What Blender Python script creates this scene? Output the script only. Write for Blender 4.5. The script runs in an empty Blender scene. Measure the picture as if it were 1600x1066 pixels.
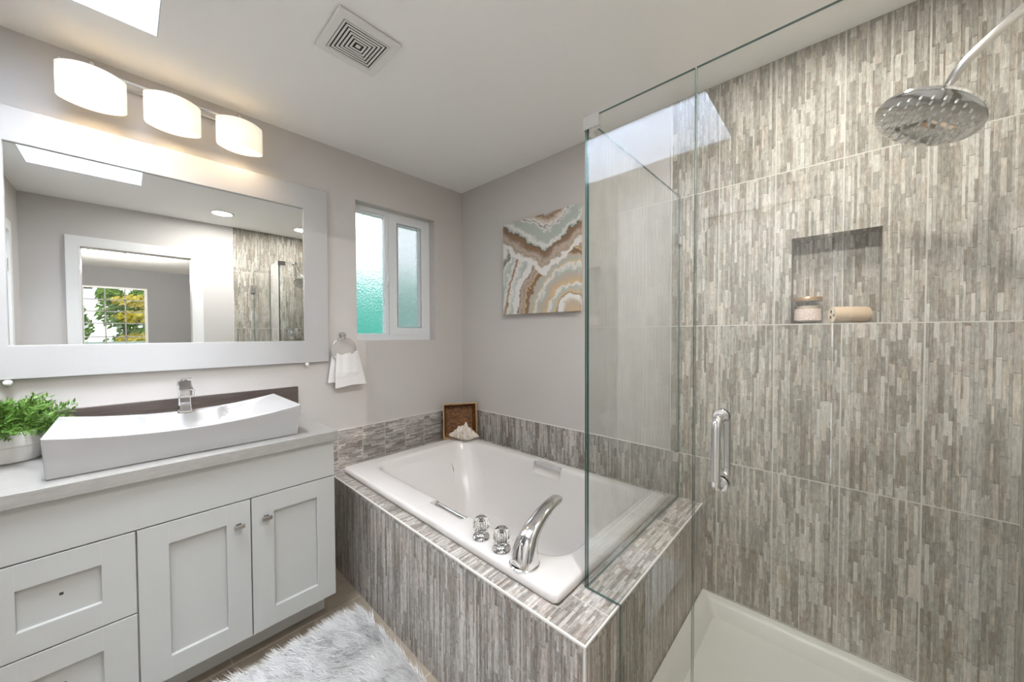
import bpy, bmesh, math, random
import numpy as np
from mathutils import Vector, Matrix, noise
R = random.Random(7)
D = bpy.data
SC = bpy.context.scene
COL = SC.collection
PI = math.pi
KEEP = []

# ------------------------------------------------------------------ camera
cam = D.cameras.new('camera'); camo = D.objects.new('camera', cam); COL.objects.link(camo)
cam.sensor_width = 36; cam.lens = 556.96 / 1600 * 36; cam.clip_start = .02; cam.clip_end = 200
_y, _p, _r = .7465, .0215, -.0039
fw = Vector((-math.sin(_y), math.cos(_y), 0)); rt = Vector((math.cos(_y), math.sin(_y), 0)); up = Vector((0, 0, 1))
f2 = math.cos(_p) * fw - math.sin(_p) * up; u2 = math.sin(_p) * fw + math.cos(_p) * up
r3 = math.cos(_r) * rt + math.sin(_r) * u2; u3 = -math.sin(_r) * rt + math.cos(_r) * u2
M = Matrix((r3, u3, -f2)).transposed().to_4x4(); M.translation = Vector((2.2424, -1.8348, 1.3229))
camo.matrix_world = M
SC.camera = camo

# ------------------------------------------------------------------ world, lights, exposure
SC.view_settings.view_transform = 'Standard'; SC.view_settings.look = 'None'
SC.view_settings.exposure = 1.55; SC.view_settings.gamma = 1; SC.view_settings.use_curve_mapping = False
W = D.worlds.new('sky'); SC.world = W; W.use_nodes = True
wn = W.node_tree.nodes; wl = W.node_tree.links
sky = wn.new('ShaderNodeTexSky'); sky.sky_type = 'HOSEK_WILKIE'; sky.turbidity = 6; sky.ground_albedo = .4
sky.sun_direction = (.5, -.4, .75)
mixw = wn.new('ShaderNodeMix'); mixw.data_type = 'RGBA'; mixw.inputs[0].default_value = .75
mixw.inputs[7].default_value = (.92, .96, 1, 1)
wl.new(sky.outputs[0], mixw.inputs[6]); wl.new(mixw.outputs[2], wn['Background'].inputs[0])
wn['Background'].inputs[1].default_value = 1.15

def light(name, kind, loc, power, color=(1, 1, 1), size=.1, size_y=None, rot=(0, 0, 0)):
    l = D.lights.new(name, kind); l.energy = power; l.color = color
    if kind == 'AREA':
        l.shape = 'RECTANGLE' if size_y else 'DISK'; l.size = size; l.size_y = size_y or size
    elif kind in ('POINT', 'SPOT'):
        l.shadow_soft_size = size
    if kind == 'SPOT': l.spot_size = 2.6; l.spot_blend = .6
    o = D.objects.new(name, l); o.location = loc; o.rotation_euler = rot; COL.objects.link(o); return o
light('skylight_daylight', 'AREA', (1.056, -2.0, 3.56), 49, (.90, .95, 1), 1.38, .48)
light('recessed_lamp_light', 'AREA', (2.13, -1.2, 2.434), 7.2, (1, .98, .95), .14)
light('added_shower_fill', 'AREA', (2.2, -.5, 2.434), 2.8, (1, .98, .94), .14)  # unseen lamp, added to brighten the shower side
light('bedroom_lamp_light', 'POINT', (5.45, -2.0, 2.2), 50, (1, .95, .88), 0)
for _ly in (-1.907, -1.68, -1.448):
    light('vanity_bulb_light', 'POINT', (.115, _ly, 2.272), 1.6, (1, .74, .45), .035)

# ------------------------------------------------------------------ material helpers
class NT:
    def __init__(s, name):
        s.m = D.materials.new(name); s.m.use_nodes = True; s.t = s.m.node_tree; s.n = s.t.nodes; s.l = s.t.links
        s.b = s.n['Principled BSDF']; s.out = s.n['Material Output']
    def add(s, t, **k):
        n = s.n.new(t)
        for a, v in k.items(): setattr(n, a, v)
        return n
    def put(s, sock, v):
        if isinstance(v, bpy.types.NodeSocket): s.l.new(v, sock)
        elif v is not None: sock.default_value = v
    def math(s, op, a, b=None, c=None, clamp=False):
        n = s.add('ShaderNodeMath', operation=op, use_clamp=clamp)
        s.put(n.inputs[0], a); s.put(n.inputs[1], b)
        if c is not None: s.put(n.inputs[2], c)
        return n.outputs[0]
    def mix(s, f, a, b, mode='MIX'):
        n = s.add('ShaderNodeMix', data_type='RGBA', blend_type=mode)
        s.put(n.inputs[0], f); s.put(n.inputs[6], a); s.put(n.inputs[7], b); return n.outputs[2]
    def ramp(s, f, stops, interp='LINEAR'):
        n = s.add('ShaderNodeValToRGB'); r = n.color_ramp; r.interpolation = interp
        while len(r.elements) < len(stops): r.elements.new(.5)
        for e, (p, c) in zip(r.elements, stops):
            e.position = p; e.color = (*c, 1) if len(c) == 3 else c
        s.put(n.inputs[0], f); return n.outputs[0]
    def noise(s, vec, scale, detail=3, rough=.5, dist=0):
        n = s.add('ShaderNodeTexNoise'); s.put(n.inputs['Vector'], vec)
        n.inputs['Scale'].default_value = scale; n.inputs['Detail'].default_value = detail
        n.inputs['Roughness'].default_value = rough; n.inputs['Distortion'].default_value = dist
        return n.outputs[0]
    def coord(s, k='Object'): return s.add('ShaderNodeTexCoord').outputs[k]
    def mapping(s, vec, scale=(1, 1, 1), loc=(0, 0, 0)):
        n = s.add('ShaderNodeMapping'); s.put(n.inputs[0], vec); n.inputs['Scale'].default_value = scale
        n.inputs['Location'].default_value = loc; return n.outputs[0]
    def xyz(s, x, y, z=0.0):
        n = s.add('ShaderNodeCombineXYZ'); s.put(n.inputs[0], x); s.put(n.inputs[1], y); s.put(n.inputs[2], z); return n.outputs[0]
    def sep(s, v):
        n = s.add('ShaderNodeSeparateXYZ'); s.put(n.inputs[0], v); return n.outputs
    def bump(s, h, strength=.3, dist=.002):
        n = s.add('ShaderNodeBump'); n.inputs['Strength'].default_value = strength; n.inputs['Distance'].default_value = dist
        s.put(n.inputs['Height'], h); s.l.new(n.outputs[0], s.b.inputs['Normal']); return n.outputs[0]
    def set(s, color=None, rough=None, metal=None, spec=None, **k):
        if color is not None: s.put(s.b.inputs['Base Color'], (*color, 1) if isinstance(color, tuple) and len(color) == 3 else color)
        if rough is not None: s.put(s.b.inputs['Roughness'], rough)
        if metal is not None: s.b.inputs['Metallic'].default_value = metal
        if spec is not None: s.b.inputs['Specular IOR Level'].default_value = spec
        for a, v in k.items(): s.put(s.b.inputs[a], v)
        return s.m

def plain(name, c, rough=.5, metal=0, bump=None, var=0, **k):
    """a colour with slight procedural mottling and optional fine bump (scale, strength, dist)"""
    t = NT(name); co = t.coord()
    base = (*c, 1)
    if var:
        base = t.mix(t.noise(co, 9, 4), (*[x * (1 - var) for x in c], 1), (*[min(1, x * (1 + var)) for x in c], 1))
    t.set(base, rough, metal, **k)
    if bump: t.bump(t.noise(co, bump[0], 4, .6), bump[1], bump[2])
    return t.m

def tile_mat(name, cols, gw=.2065, gh=.62, ou=0., ov=0., grout=(.56, .54, .49), strip=.0086, length=.13, gt=.0021, rough=.5, tint=1.0):
    t = NT(name); uv = t.sep(t.coord('UV')); U, V = uv[0], uv[1]
    wob = t.add('ShaderNodeTexNoise', noise_dimensions='1D'); t.put(wob.inputs['W'], U); wob.inputs['Scale'].default_value = 55
    wob.inputs['Detail'].default_value = 1
    Us = t.math('MULTIPLY_ADD', wob.outputs[0], .018, U)
    edge = t.noise(t.xyz(t.math('MULTIPLY', U, 40), t.math('MULTIPLY', V, 26)), 1, 4, .6)
    Us = t.math('MULTIPLY_ADD', edge, .0016, Us)
    s = t.math('DIVIDE', Us, strip); i = t.math('FLOOR', s); fs = t.math('FRACT', s)
    tilecol = t.math('FLOOR', t.math('DIVIDE', t.math('SUBTRACT', U, ou), gw))
    tilerow = t.math('FLOOR', t.math('DIVIDE', t.math('SUBTRACT', V, ov), gh))
    w1 = t.add('ShaderNodeTexWhiteNoise', noise_dimensions='3D'); t.put(w1.inputs['Vector'], t.xyz(i, tilecol, tilerow)); h1 = w1.outputs[0]
    L = t.math('MULTIPLY_ADD', h1, length * 1.1, length * .35)
    v = t.math('ADD', t.math('DIVIDE', V, L), t.math('MULTIPLY', h1, 37.3)); j = t.math('FLOOR', v); fv = t.math('FRACT', v)
    w2 = t.add('ShaderNodeTexWhiteNoise', noise_dimensions='3D'); t.put(w2.inputs['Vector'], t.xyz(i, j, tilerow)); h2 = w2.outputs[0]
    streak = t.noise(t.xyz(t.math('MULTIPLY', U, 300), t.math('MULTIPLY', V, 20)), 1, 5, .75)
    cloud = t.noise(t.xyz(t.math('MULTIPLY', U, 14), t.math('MULTIPLY', V, 3.2)), 1, 3, .5)
    w3 = t.add('ShaderNodeTexWhiteNoise', noise_dimensions='2D'); t.put(w3.inputs['Vector'], t.xyz(tilecol, tilerow))
    tone = t.math('MULTIPLY', h2, .36)
    tone = t.math('MULTIPLY_ADD', streak, .85, tone); tone = t.math('MULTIPLY_ADD', cloud, .38, tone)
    tone = t.math('MULTIPLY_ADD', w3.outputs[0], .08, tone); tone = t.math('MULTIPLY_ADD', t.math('SUBTRACT', t.noise(t.xyz(t.math('MULTIPLY', U, 120), t.math('MULTIPLY', V, 42)), 1, 4, .7), .5), .55, tone)
    tone = t.math('MULTIPLY_ADD', t.math('SUBTRACT', tone, .82), 1.75, .5)
    col = t.ramp(tone, cols)
    hue = t.noise(t.xyz(t.math('MULTIPLY_ADD', h2, 9.0, t.math('MULTIPLY', U, 9)), t.math('MULTIPLY', V, 4)), 1, 2)
    col = t.mix(t.math('MULTIPLY', t.math('GREATER_THAN', hue, .56), .45), col, t.mix(1.0, col, (1.13, .98, .88, 1), 'MULTIPLY'))
    gap = t.math('LESS_THAN', fs, .10); gap = t.math('MULTIPLY', gap, t.math('GREATER_THAN', h1, .45))
    gapv = t.math('LESS_THAN', fv, .02)
    gap = t.math('MAXIMUM', gap, gapv)
    col = t.mix(t.math('MULTIPLY', gap, .55), col, (*[x * .62 for x in cols[0][1]], 1))
    white = t.math('GREATER_THAN', h2, .955)
    col = t.mix(t.math('MULTIPLY', white, .4), col, (*grout, 1))
    def near(x, o, g):
        f = t.math('PINGPONG', t.math('SUBTRACT', x, o), g / 2)   # 0 at multiples of g
        return t.math('LESS_THAN', f, gt)
    gm = t.math('MAXIMUM', near(U, ou, gw), near(V, ov, gh))
    col = t.mix(gm, col, (*grout, 1))
    t.set(col, t.math('MULTIPLY_ADD', gm, .3, rough), spec=.3)
    hgt = t.math('SUBTRACT', t.math('MULTIPLY_ADD', streak, .25, t.math('MULTIPLY', h2, .55)), t.math('MULTIPLY', t.math('MAXIMUM', gap, gm), .6))
    t.bump(hgt, .35, .0015)
    return t.m

WARM = [(0, (.165, .140, .112)), (.3, (.265, .237, .2)), (.55, (.375, .347, .302)), (.8, (.5, .472, .425)), (1, (.64, .61, .56))]
SHOW = [(0, (.165, .145, .115)), (.3, (.258, .234, .196)), (.55, (.362, .337, .288)), (.8, (.482, .456, .402)), (1, (.62, .597, .543))]
COOL = [(0, (.16, .14, .122)), (.3, (.262, .238, .216)), (.55, (.382, .357, .332)), (.8, (.525, .5, .474)), (1, (.69, .67, .645))]

m_wall = plain('painted_wall', (.575, .545, .517), .75, bump=(260, .25, .0012))
m_ceil = plain('painted_ceiling', (.90, .89, .87), .85, bump=(170, .3, .0015))
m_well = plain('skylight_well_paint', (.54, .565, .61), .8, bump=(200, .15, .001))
m_white = plain('white_lacquer', (.395, .40, .386), .38, bump=(60, .03, .0005))
m_frame = NT('painted_wood_frame'); _c = m_frame.coord()
m_frame.set((.45, .445, .44), .42); m_frame.bump(m_frame.noise(m_frame.mapping(_c, (40, 3, 60)), 4, 3), .12, .0006); m_frame = m_frame.m
m_trim = plain('white_trim_paint', (.78, .77, .75), .42)
m_vinyl = plain('white_vinyl', (.8, .82, .83), .35)
m_ceramic = plain('white_ceramic', (.43, .43, .432), .16)
m_acrylic = plain('white_acrylic', (.76, .732, .71), .26)
m_pan = plain('cream_shower_base', (.61, .61, .56), .35)
m_chrome = plain('chrome', (.78, .78, .79), .07, 1)
m_knob = plain('dark_chrome', (.42, .42, .43), .12, 1)
m_nickel = plain('brushed_nickel', (.62, .61, .6), .25, 1)
m_edge = plain('metal_edge_trim', (.8, .78, .74), .3, .2)
m_dark = plain('dark_void', (.035, .03, .028), .8)
m_carcass = plain('cabinet_carcass', (.42, .415, .4), .6)  # even mid-grey for the carcass and the bedroom window bars
m_black = plain('black_gasket', (.03, .035, .035), .5)
m_tile_shower = tile_mat('shower_strip_tile', SHOW, ou=2.0355, ov=.1165, gh=.619)
m_tile_right = tile_mat('side_wall_strip_tile', SHOW, ou=-1.04, ov=.1165, gh=.619)
m_tile_deck = tile_mat('tub_apron_strip_tile', COOL, ou=.082, gw=.2105, ov=-.01, gh=2., strip=.0072, length=.2)
m_tile_end = tile_mat('tub_end_strip_tile', WARM, ou=.02, gw=.2105, ov=-.01, gh=2., strip=.0072, length=.2)
m_tile_top = tile_mat('tub_deck_strip_tile', COOL, ou=.0, gw=.62, ov=-.99, gh=.2065, strip=.0075, length=.1)
m_tile_ledge = tile_mat('tub_end_ledge_tile', COOL, ou=1.64, gw=.62, ov=-.92, gh=.62, strip=.0088, length=.09)
m_splash_left = tile_mat('left_splash_tile', COOL, ou=.1, gw=3., ov=.082, gh=.151, strip=.0085, length=.12)
m_splash_back = tile_mat('back_splash_tile', COOL, ou=-.03, gw=.2065, ov=.1165, gh=.619, strip=.0085, length=.12)

# floor tile
t = NT('taupe_floor_tile'); uv = t.coord('UV')
br = t.add('ShaderNodeTexBrick'); t.put(br.inputs['Vector'], t.mapping(uv, (1, 1, 1), (.35, -.47, 0)))
br.offset = .5; br.inputs['Scale'].default_value = 1; br.inputs['Brick Width'].default_value = .61; br.inputs['Row Height'].default_value = .305
br.inputs['Mortar Size'].default_value = .0035; br.inputs['Mortar Smooth'].default_value = .1
br.inputs['Color1'].default_value = (.25, .21, .165, 1); br.inputs['Color2'].default_value = (.29, .245, .195, 1); br.inputs['Mortar'].default_value = (.42, .37, .29, 1)
nz = t.noise(uv, 14, 6, .65)
t.set(t.mix(.35, br.outputs[0], t.ramp(nz, [(.3, (.17, .14, .11)), (.7, (.36, .30, .24))])), .45)
t.bump(br.outputs['Fac'], -.4, .002); m_floor = t.m

# quartz worktop
t = NT('grey_quartz'); c = t.coord(); n1 = t.noise(t.mapping(c, (6, 1.6, 6)), 18, 6, .7)
geo = t.add('ShaderNodeNewGeometry'); nzz = t.sep(geo.outputs['Normal'])[2]
t.set(t.ramp(n1, [(.3, (.25, .24, .225)), (.55, (.285, .275, .258)), (.75, (.33, .32, .302))]), .3); m_quartz = t.m
t = NT('dark_wood_board'); c = t.coord(); n1 = t.noise(t.mapping(c, (4, 1.2, 30)), 6, 5, .6)
t.set(t.ramp(n1, [(.3, (.06, .045, .04)), (.7, (.115, .09, .08))]), .45); m_board = t.m

# mirror silver
m_mirror = plain('mirror_silver', (.80, .82, .82), .0, 1)

# clear thin glass: tinted transmission plus fresnel mirror reflection
def glass_mat(name, tint, ior=1.5, boost=1.35):
    t = NT(name)
    tr = t.add('ShaderNodeBsdfTransparent'); tr.inputs[0].default_value = (*tint, 1)
    gl = t.add('ShaderNodeBsdfGlossy'); gl.inputs['Roughness'].default_value = 0; gl.inputs['Color'].default_value = (1, 1, 1, 1)
    fr = t.add('ShaderNodeFresnel'); fr.inputs['IOR'].default_value = ior
    # same reflectance for the faces met from inside the sheet
    ge = t.add('ShaderNodeNewGeometry')
    n = t.add('ShaderNodeMix', data_type='VECTOR')
    neg = t.add('ShaderNodeVectorMath', operation='SCALE'); t.l.new(ge.outputs['Normal'], neg.inputs[0]); neg.inputs['Scale'].default_value = 1
    mx = t.add('ShaderNodeMixShader')
    lw = t.add('ShaderNodeLayerWeight'); lw.inputs['Blend'].default_value = .5
    f = t.math('POWER', lw.outputs['Facing'], 5.0)
    f = t.math('MULTIPLY_ADD', f, .92 * boost, .045 * boost, clamp=True)
    t.l.new(f, mx.inputs[0]); t.l.new(tr.outputs[0], mx.inputs[1]); t.l.new(gl.outputs[0], mx.inputs[2])
    for x in (fr, n, neg): t.n.remove(x)
    t.n.remove(ge)
    t.l.new(mx.outputs[0], t.out.inputs['Surface']); t.n.remove(t.b); return t.m
m_glass = glass_mat('clear_shower_glass', (.982, .99, .984))
m_gedge = NT('green_glass_edge'); m_gedge.set((.06, .13, .12), .12); m_gedge = m_gedge.m
m_jar = glass_mat('jar_glass', (.95, .96, .95))
m_winglass = glass_mat('window_glass', (.97, .98, .98))

# obscured pebble glass
t = NT('pebbled_privacy_glass'); c = t.coord()
t.set((.93, .97, .97), .40, **{'Transmission Weight': 1.0, 'IOR': 1.3})
vo = t.add('ShaderNodeTexVoronoi'); t.put(vo.inputs['Vector'], t.mapping(c, (1, 1, 1.0))); vo.inputs['Scale'].default_value = 95
t.bump(vo.outputs[0], .7, .006); m_obsc = t.m
t = NT('insect_screen_mesh')
a = t.add('ShaderNodeBsdfTransparent'); b = t.add('ShaderNodeBsdfDiffuse'); b.inputs[0].default_value = (.8, .81, .83, 1)
mx = t.add('ShaderNodeMixShader'); mx.inputs[0].default_value = .42
t.l.new(a.outputs[0], mx.inputs[1]); t.l.new(b.outputs[0], mx.inputs[2]); t.l.new(mx.outputs[0], t.out.inputs['Surface']); t.n.remove(t.b); m_screen = t.m

# glowing glass lamp shade
t = NT('ribbed_opal_glass'); c = t.sep(t.coord('UV'))
rib = t.math('SINE', t.math('MULTIPLY', c[0], 900))
ribn = t.noise(t.xyz(t.math('MULTIPLY', c[0], 120), t.math('MULTIPLY', c[1], 14)), 1, 3)
e = t.math('MULTIPLY_ADD', rib, .03, t.math('MULTIPLY_ADD', ribn, .14, .05))
t.set((.9, .88, .84), .3, **{'Emission Color': (1, .93, .79, 1), 'Emission Strength': e, 'Transmission Weight': 0.0})
t.bump(t.math('ADD', rib, ribn), .3, .001)
tl = t.add('ShaderNodeBsdfTranslucent'); tl.inputs[0].default_value = (.95, .93, .88, 1)
mx = t.add('ShaderNodeMixShader'); mx.inputs[0].default_value = .12
t.l.new(t.b.outputs[0], mx.inputs[1]); t.l.new(tl.outputs[0], mx.inputs[2]); t.l.new(mx.outputs[0], t.out.inputs['Surface']); m_shade = t.m
def emit(name, c, s):
    t = NT(name); t.set((.9, .9, .9), .4, **{'Emission Color': (*c, 1), 'Emission Strength': s}); return t.m
m_bulb = emit('lit_bulb', (1, .93, .78), 3.0)
m_lens = emit('lit_lamp_lens', (1, .97, .92), 1.3)

# agate canvas
t = NT('agate_abstract_paint'); uv = t.coord('UV')
wz = t.noise(uv, 3.2, 5, .62); wz2 = t.noise(t.mapping(uv, (1, 1, 1), (5, 3, 0)), 3.0, 5, .62)
s = t.sep(uv)
fine = t.math('SUBTRACT', t.noise(uv, 16, 5, .7), .5)
u = t.math('ADD', s[0], t.math('MULTIPLY', t.math('SUBTRACT', wz, .5), .30)); v = t.math('ADD', s[1], t.math('MULTIPLY', t.math('SUBTRACT', wz2, .5), .30))
u = t.math('MULTIPLY_ADD', fine, .09, u); v = t.math('MULTIPLY_ADD', fine, -.09, v)
d1 = t.math('SQRT', t.math('ADD', t.math('POWER', t.math('SUBTRACT', u, .93), 2), t.math('POWER', t.math('ADD', v, .02), 2)))
g = t.math('SUBTRACT', v, t.math('MULTIPLY_ADD', t.math('ABSOLUTE', t.math('SUBTRACT', u, .60)), .62, .60))
teal, white, beige, brown, dk, gold, mink = (.42, .46, .42), (.74, .72, .69), (.5, .40, .31), (.24, .15, .085), (.10, .065, .045), (.62, .45, .25), (.36, .28, .23)
r1 = t.ramp(d1, [(0, gold), (.1, beige), (.14, white), (.18, white), (.2, brown), (.215, gold), (.27, teal), (.3, white), (.315, gold), (.36, beige), (.41, teal), (.45, white), (.47, gold), (.49, teal), (.55, beige), (.565, brown), (.60, brown), (.615, gold), (.64, mink), (.70, beige), (.715, dk), (.725, white), (.80, white), (.84, teal), (.86, white), (.885, brown), (.895, gold), (.93, white), (.96, teal), (1., white)])
g2 = t.math('MULTIPLY_ADD', g, 1.0, .6)
r2 = t.ramp(g2, [(0, teal), (.12, white), (.18, beige), (.2, brown), (.215, white), (.30, teal), (.36, white), (.43, white), (.455, mink), (.49, beige), (.52, mink), (.56, brown), (.595, brown), (.605, dk), (.62, teal), (.66, white), (.70, teal), (.79, teal), (.82, white), (.83, dk), (.84, white), (.9, beige), (.93, brown), (1., white)])
sel = t.math('LESS_THAN', d1, .80)
up_ = t.math('GREATER_THAN', g, -.22)
sel = t.math('MULTIPLY', sel, t.math('SUBTRACT', 1.0, up_))
col = t.mix(sel, r2, r1)
# left veins running down
lf = t.ramp(t.math('ADD', t.math('MULTIPLY', u, 1.6), t.math('MULTIPLY_ADD', v, -.55, .32)), [(0, white), (.04, teal), (.08, dk), (.1, white), (.2, teal), (.26, white), (.3, mink), (.33, brown), (.345, gold), (.37, white), (.5, teal), (.56, white), (.60, beige)])
ls = t.math('MULTIPLY', t.math('LESS_THAN', t.math('MULTIPLY_ADD', v, -.55, t.math('MULTIPLY', u, 1.6)), .3), t.math('SUBTRACT', 1.0, up_))
ls = t.math('MULTIPLY', ls, t.math('GREATER_THAN', d1, .80))
col = t.mix(ls, col, lf)
sp = t.noise(uv, 60, 4, .8)
col = t.mix(t.math('MULTIPLY', t.math('GREATER_THAN', sp, .66), .5), col, (.8, .66, .42, 1))
t.set(col, .42); t.bump(sp, .2, .001); m_art = t.m

# terry towel
t = NT('white_terry'); c = t.coord()
t.set((.86, .84, .82), .95, **{'Sheen Weight': .3}); t.bump(t.noise(c, 700, 3, .8), .8, .003); m_terry = t.m
m_fur = NT('white_faux_fur'); m_fur.set((.67, .67, .67), .8, **{'Sheen Weight': .25}); m_fur = m_fur.m
m_furbase = plain('rug_backing', (.8, .8, .8), .95, bump=(90, .5, .01))
t = NT('woven_wicker'); c = t.coord('UV')
br = t.add('ShaderNodeTexBrick'); t.put(br.inputs['Vector'], c); br.inputs['Scale'].default_value = 1
br.inputs['Brick Width'].default_value = .018; br.inputs['Row Height'].default_value = .0085; br.inputs['Mortar Size'].default_value = .0013
br.inputs['Color1'].default_value = (.42, .19, .065, 1); br.inputs['Color2'].default_value = (.15, .065, .024, 1); br.inputs['Mortar'].default_value = (.03, .012, .006, 1)
t.set(br.outputs[0], .6); t.bump(br.outputs['Fac'], -.6, .002); m_wicker = t.m
m_rattan = plain('rattan_rim', (.5, .3, .14), .55, var=.2, bump=(200, .3, .001))
t = NT('shell_surface'); c = t.coord(); t.set(t.ramp(t.noise(c, 45, 5, .7), [(.3, (.5, .42, .34)), (.55, (.74, .68, .6)), (.8, (.85, .81, .76))]), .55)
t.bump(t.noise(c, 160, 4, .7), .5, .003); m_shell = t.m
def leafmat(name, a, b):
    t = NT(name); c = t.coord(); t.set(t.mix(t.noise(c, 60, 3), (*a, 1), (*b, 1)), .5); return t.m
m_leaf = leafmat('plant_leaf', (.035, .13, .02), (.2, .34, .06))
m_tree = leafmat('tree_leaf', (.09, .22, .02), (.3, .48, .08))
m_yellow = leafmat('yellow_leaf', (.5, .42, .03), (.8, .62, .08))
m_soil = plain('potting_soil', (.05, .035, .025), .95, bump=(90, .8, .01))
m_pot = plain('white_plastic_pot', (.72, .71, .68), .5)
m_copper = plain('copper_lid', (.5, .34, .22), .35, .6, var=.1)
t = NT('jar_label'); uv = t.coord('UV'); n1 = t.noise(uv, 22, 3, .6)
t.set(t.ramp(n1, [(.38, (.45, .12, .1)), (.45, (.78, .66, .58)), (.62, (.82, .74, .66)), (.68, (.35, .22, .2))]), .5); m_label = t.m
m_wax = plain('cream_wax', (.72, .58, .45), .6)
m_loofah = plain('loofah_fibre', (.66, .5, .34), .9, var=.15, bump=(240, .8, .004))
m_loofah_end = plain('loofah_cut_end', (.74, .62, .46), .9, bump=(200, .5, .003))
m_teal = plain('teal_fence_paint', (.03, .34, .26), .6, var=.05)
m_ground = plain('lawn_ground', (.14, .22, .08), .9, var=.2)
m_bedwall = plain('bedroom_wall_paint', (.30, .30, .31), .8)
m_carpet = plain('bedroom_carpet', (.4, .37, .33), .95, bump=(300, .5, .004))
m_house = plain('grey_house_siding', (.34, .38, .43), .7)
m_roof = plain('grey_roof', (.17, .19, .22), .8)
m_bark = plain('bark', (.13, .09, .06), .9, bump=(40, .6, .02))
t = NT('fence_lattice'); t.set((.6, .68, .64), .6); m_lattice = t.m
m_crystal = NT('clear_acrylic_knob'); m_crystal.set((.98, .98, .98), .02, **{'Transmission Weight': 1.0, 'IOR': 1.45}); m_crystal = m_crystal.m

# ------------------------------------------------------------------ geometry helpers
def empty(name, loc, label, cat, group=None, kind=None):
    o = D.objects.new(name, None); COL.objects.link(o); o.location = loc; o.empty_display_size = .05
    tag(o, label, cat, group, kind); return o
def tag(o, label=None, cat=None, group=None, kind=None):
    if label: o['label'] = label
    if cat: o['category'] = cat
    if group: o['group'] = group
    if kind: o['kind'] = kind
    return o
def root_of(o):
    while o.parent: o = o.parent
    return o
def obj(name, bm, mat, parent=None, smooth=None, label=None):
    """bm is in world coordinates; children are stored relative to their thing's origin"""
    me = D.meshes.new(name)
    if parent is not None:
        off = root_of(parent).location
        bmesh.ops.translate(bm, verts=bm.verts, vec=-off)
    if KEEP: KEEP.clear()
    else: bmesh.ops.recalc_face_normals(bm, faces=bm.faces)
    bm.to_mesh(me); bm.free()
    for m in (mat if isinstance(mat, (list, tuple)) else [mat]): me.materials.append(m)
    o = D.objects.new(name, me); COL.objects.link(o)
    if parent is not None: o.parent = parent
    if smooth: shade(me, smooth)
    if label: o['label'] = label
    return o
def shade(me, deg):
    for p in me.polygons: p.use_smooth = True
    if deg < 180: me.set_sharp_from_angle(angle=math.radians(deg))
def BM(): return bmesh.new()
def box(bm, x0, x1, y0, y1, z0, z1, bev=0, seg=2, mi=0, rot=None, piv=None):
    r = bmesh.ops.create_cube(bm, size=1); vs = r['verts']
    for v in vs:
        v.co = Vector(((x0 + x1) / 2 + v.co.x * (x1 - x0), (y0 + y1) / 2 + v.co.y * (y1 - y0), (z0 + z1) / 2 + v.co.z * (z1 - z0)))
    fs = set(f for v in vs for f in v.link_faces)
    if bev:
        es = set(e for v in vs for e in v.link_edges)
        rr = bmesh.ops.bevel(bm, geom=list(es), offset=bev, segments=seg, profile=.5, affect='EDGES', clamp_overlap=True)
        fs = set(rr['faces']) | set(f for v in rr['verts'] for f in v.link_faces)
        vs = list(set(v for f in fs for v in f.verts))
    for f in fs: f.material_index = mi
    if rot is not None:
        p = Vector(piv or (0, 0, 0))
        for v in vs: v.co = p + rot @ (v.co - p)
    return vs
def uvbox(bm, swap=False, off=(0, 0)):
    """metric box-mapped UVs; swap exchanges U and V"""
    L = bm.loops.layers.uv.verify()
    for f in bm.faces:
        n = f.normal if f.normal.length > 0 else Vector((0, 0, 1)); f.normal_update(); n = f.normal
        ax = max(range(3), key=lambda k: abs(n[k]))
        for l in f.loops:
            c = l.vert.co
            uvv = ((c.y, c.z), (c.x, c.z), (c.x, c.y))[ax]
            if swap: uvv = (uvv[1], uvv[0])
            l[L].uv = (uvv[0] + off[0], uvv[1] + off[1])
def slab(bm, axis, a0, a1, u0, u1, v0, v1, holes=(), mi=0):
    """plate between a0 and a1 on axis (0,1,2); u,v are the two other axes in xyz order; holes are (u0,u1,v0,v1)"""
    us = sorted({u0, u1, *[min(max(h[k], u0), u1) for h in holes for k in (0, 1)]})
    vs = sorted({v0, v1, *[min(max(h[k], v0), v1) for h in holes for k in (2, 3)]})
    def solid(i, j):
        if i < 0 or j < 0 or i >= len(us) - 1 or j >= len(vs) - 1: return False
        uc, vc = (us[i] + us[i + 1]) / 2, (vs[j] + vs[j + 1]) / 2
        return not any(h[0] < uc < h[1] and h[2] < vc < h[3] for h in holes)
    cache = {}
    def P(a, u, v):
        k = (a, u, v)
        if k not in cache:
            co = [0, 0, 0]; co[axis] = a; rest = [k2 for k2 in range(3) if k2 != axis]; co[rest[0]] = u; co[rest[1]] = v
            cache[k] = bm.verts.new(co)
        return cache[k]
    def face(*q):
        try: f = bm.faces.new(q); f.material_index = mi
        except ValueError: pass
    for i in range(len(us) - 1):
        for j in range(len(vs) - 1):
            if not solid(i, j): continue
            a, b, c, d = us[i], us[i + 1], vs[j], vs[j + 1]
            face(P(a0, a, c), P(a0, b, c), P(a0, b, d), P(a0, a, d)); face(P(a1, a, c), P(a1, a, d), P(a1, b, d), P(a1, b, c))
            if not solid(i - 1, j): face(P(a0, a, c), P(a0, a, d), P(a1, a, d), P(a1, a, c))
            if not solid(i + 1, j): face(P(a0, b, c), P(a1, b, c), P(a1, b, d), P(a0, b, d))
            if not solid(i, j - 1): face(P(a0, a, c), P(a1, a, c), P(a1, b, c), P(a0, b, c))
            if not solid(i, j + 1): face(P(a0, a, d), P(a0, b, d), P(a1, b, d), P(a1, a, d))
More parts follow.
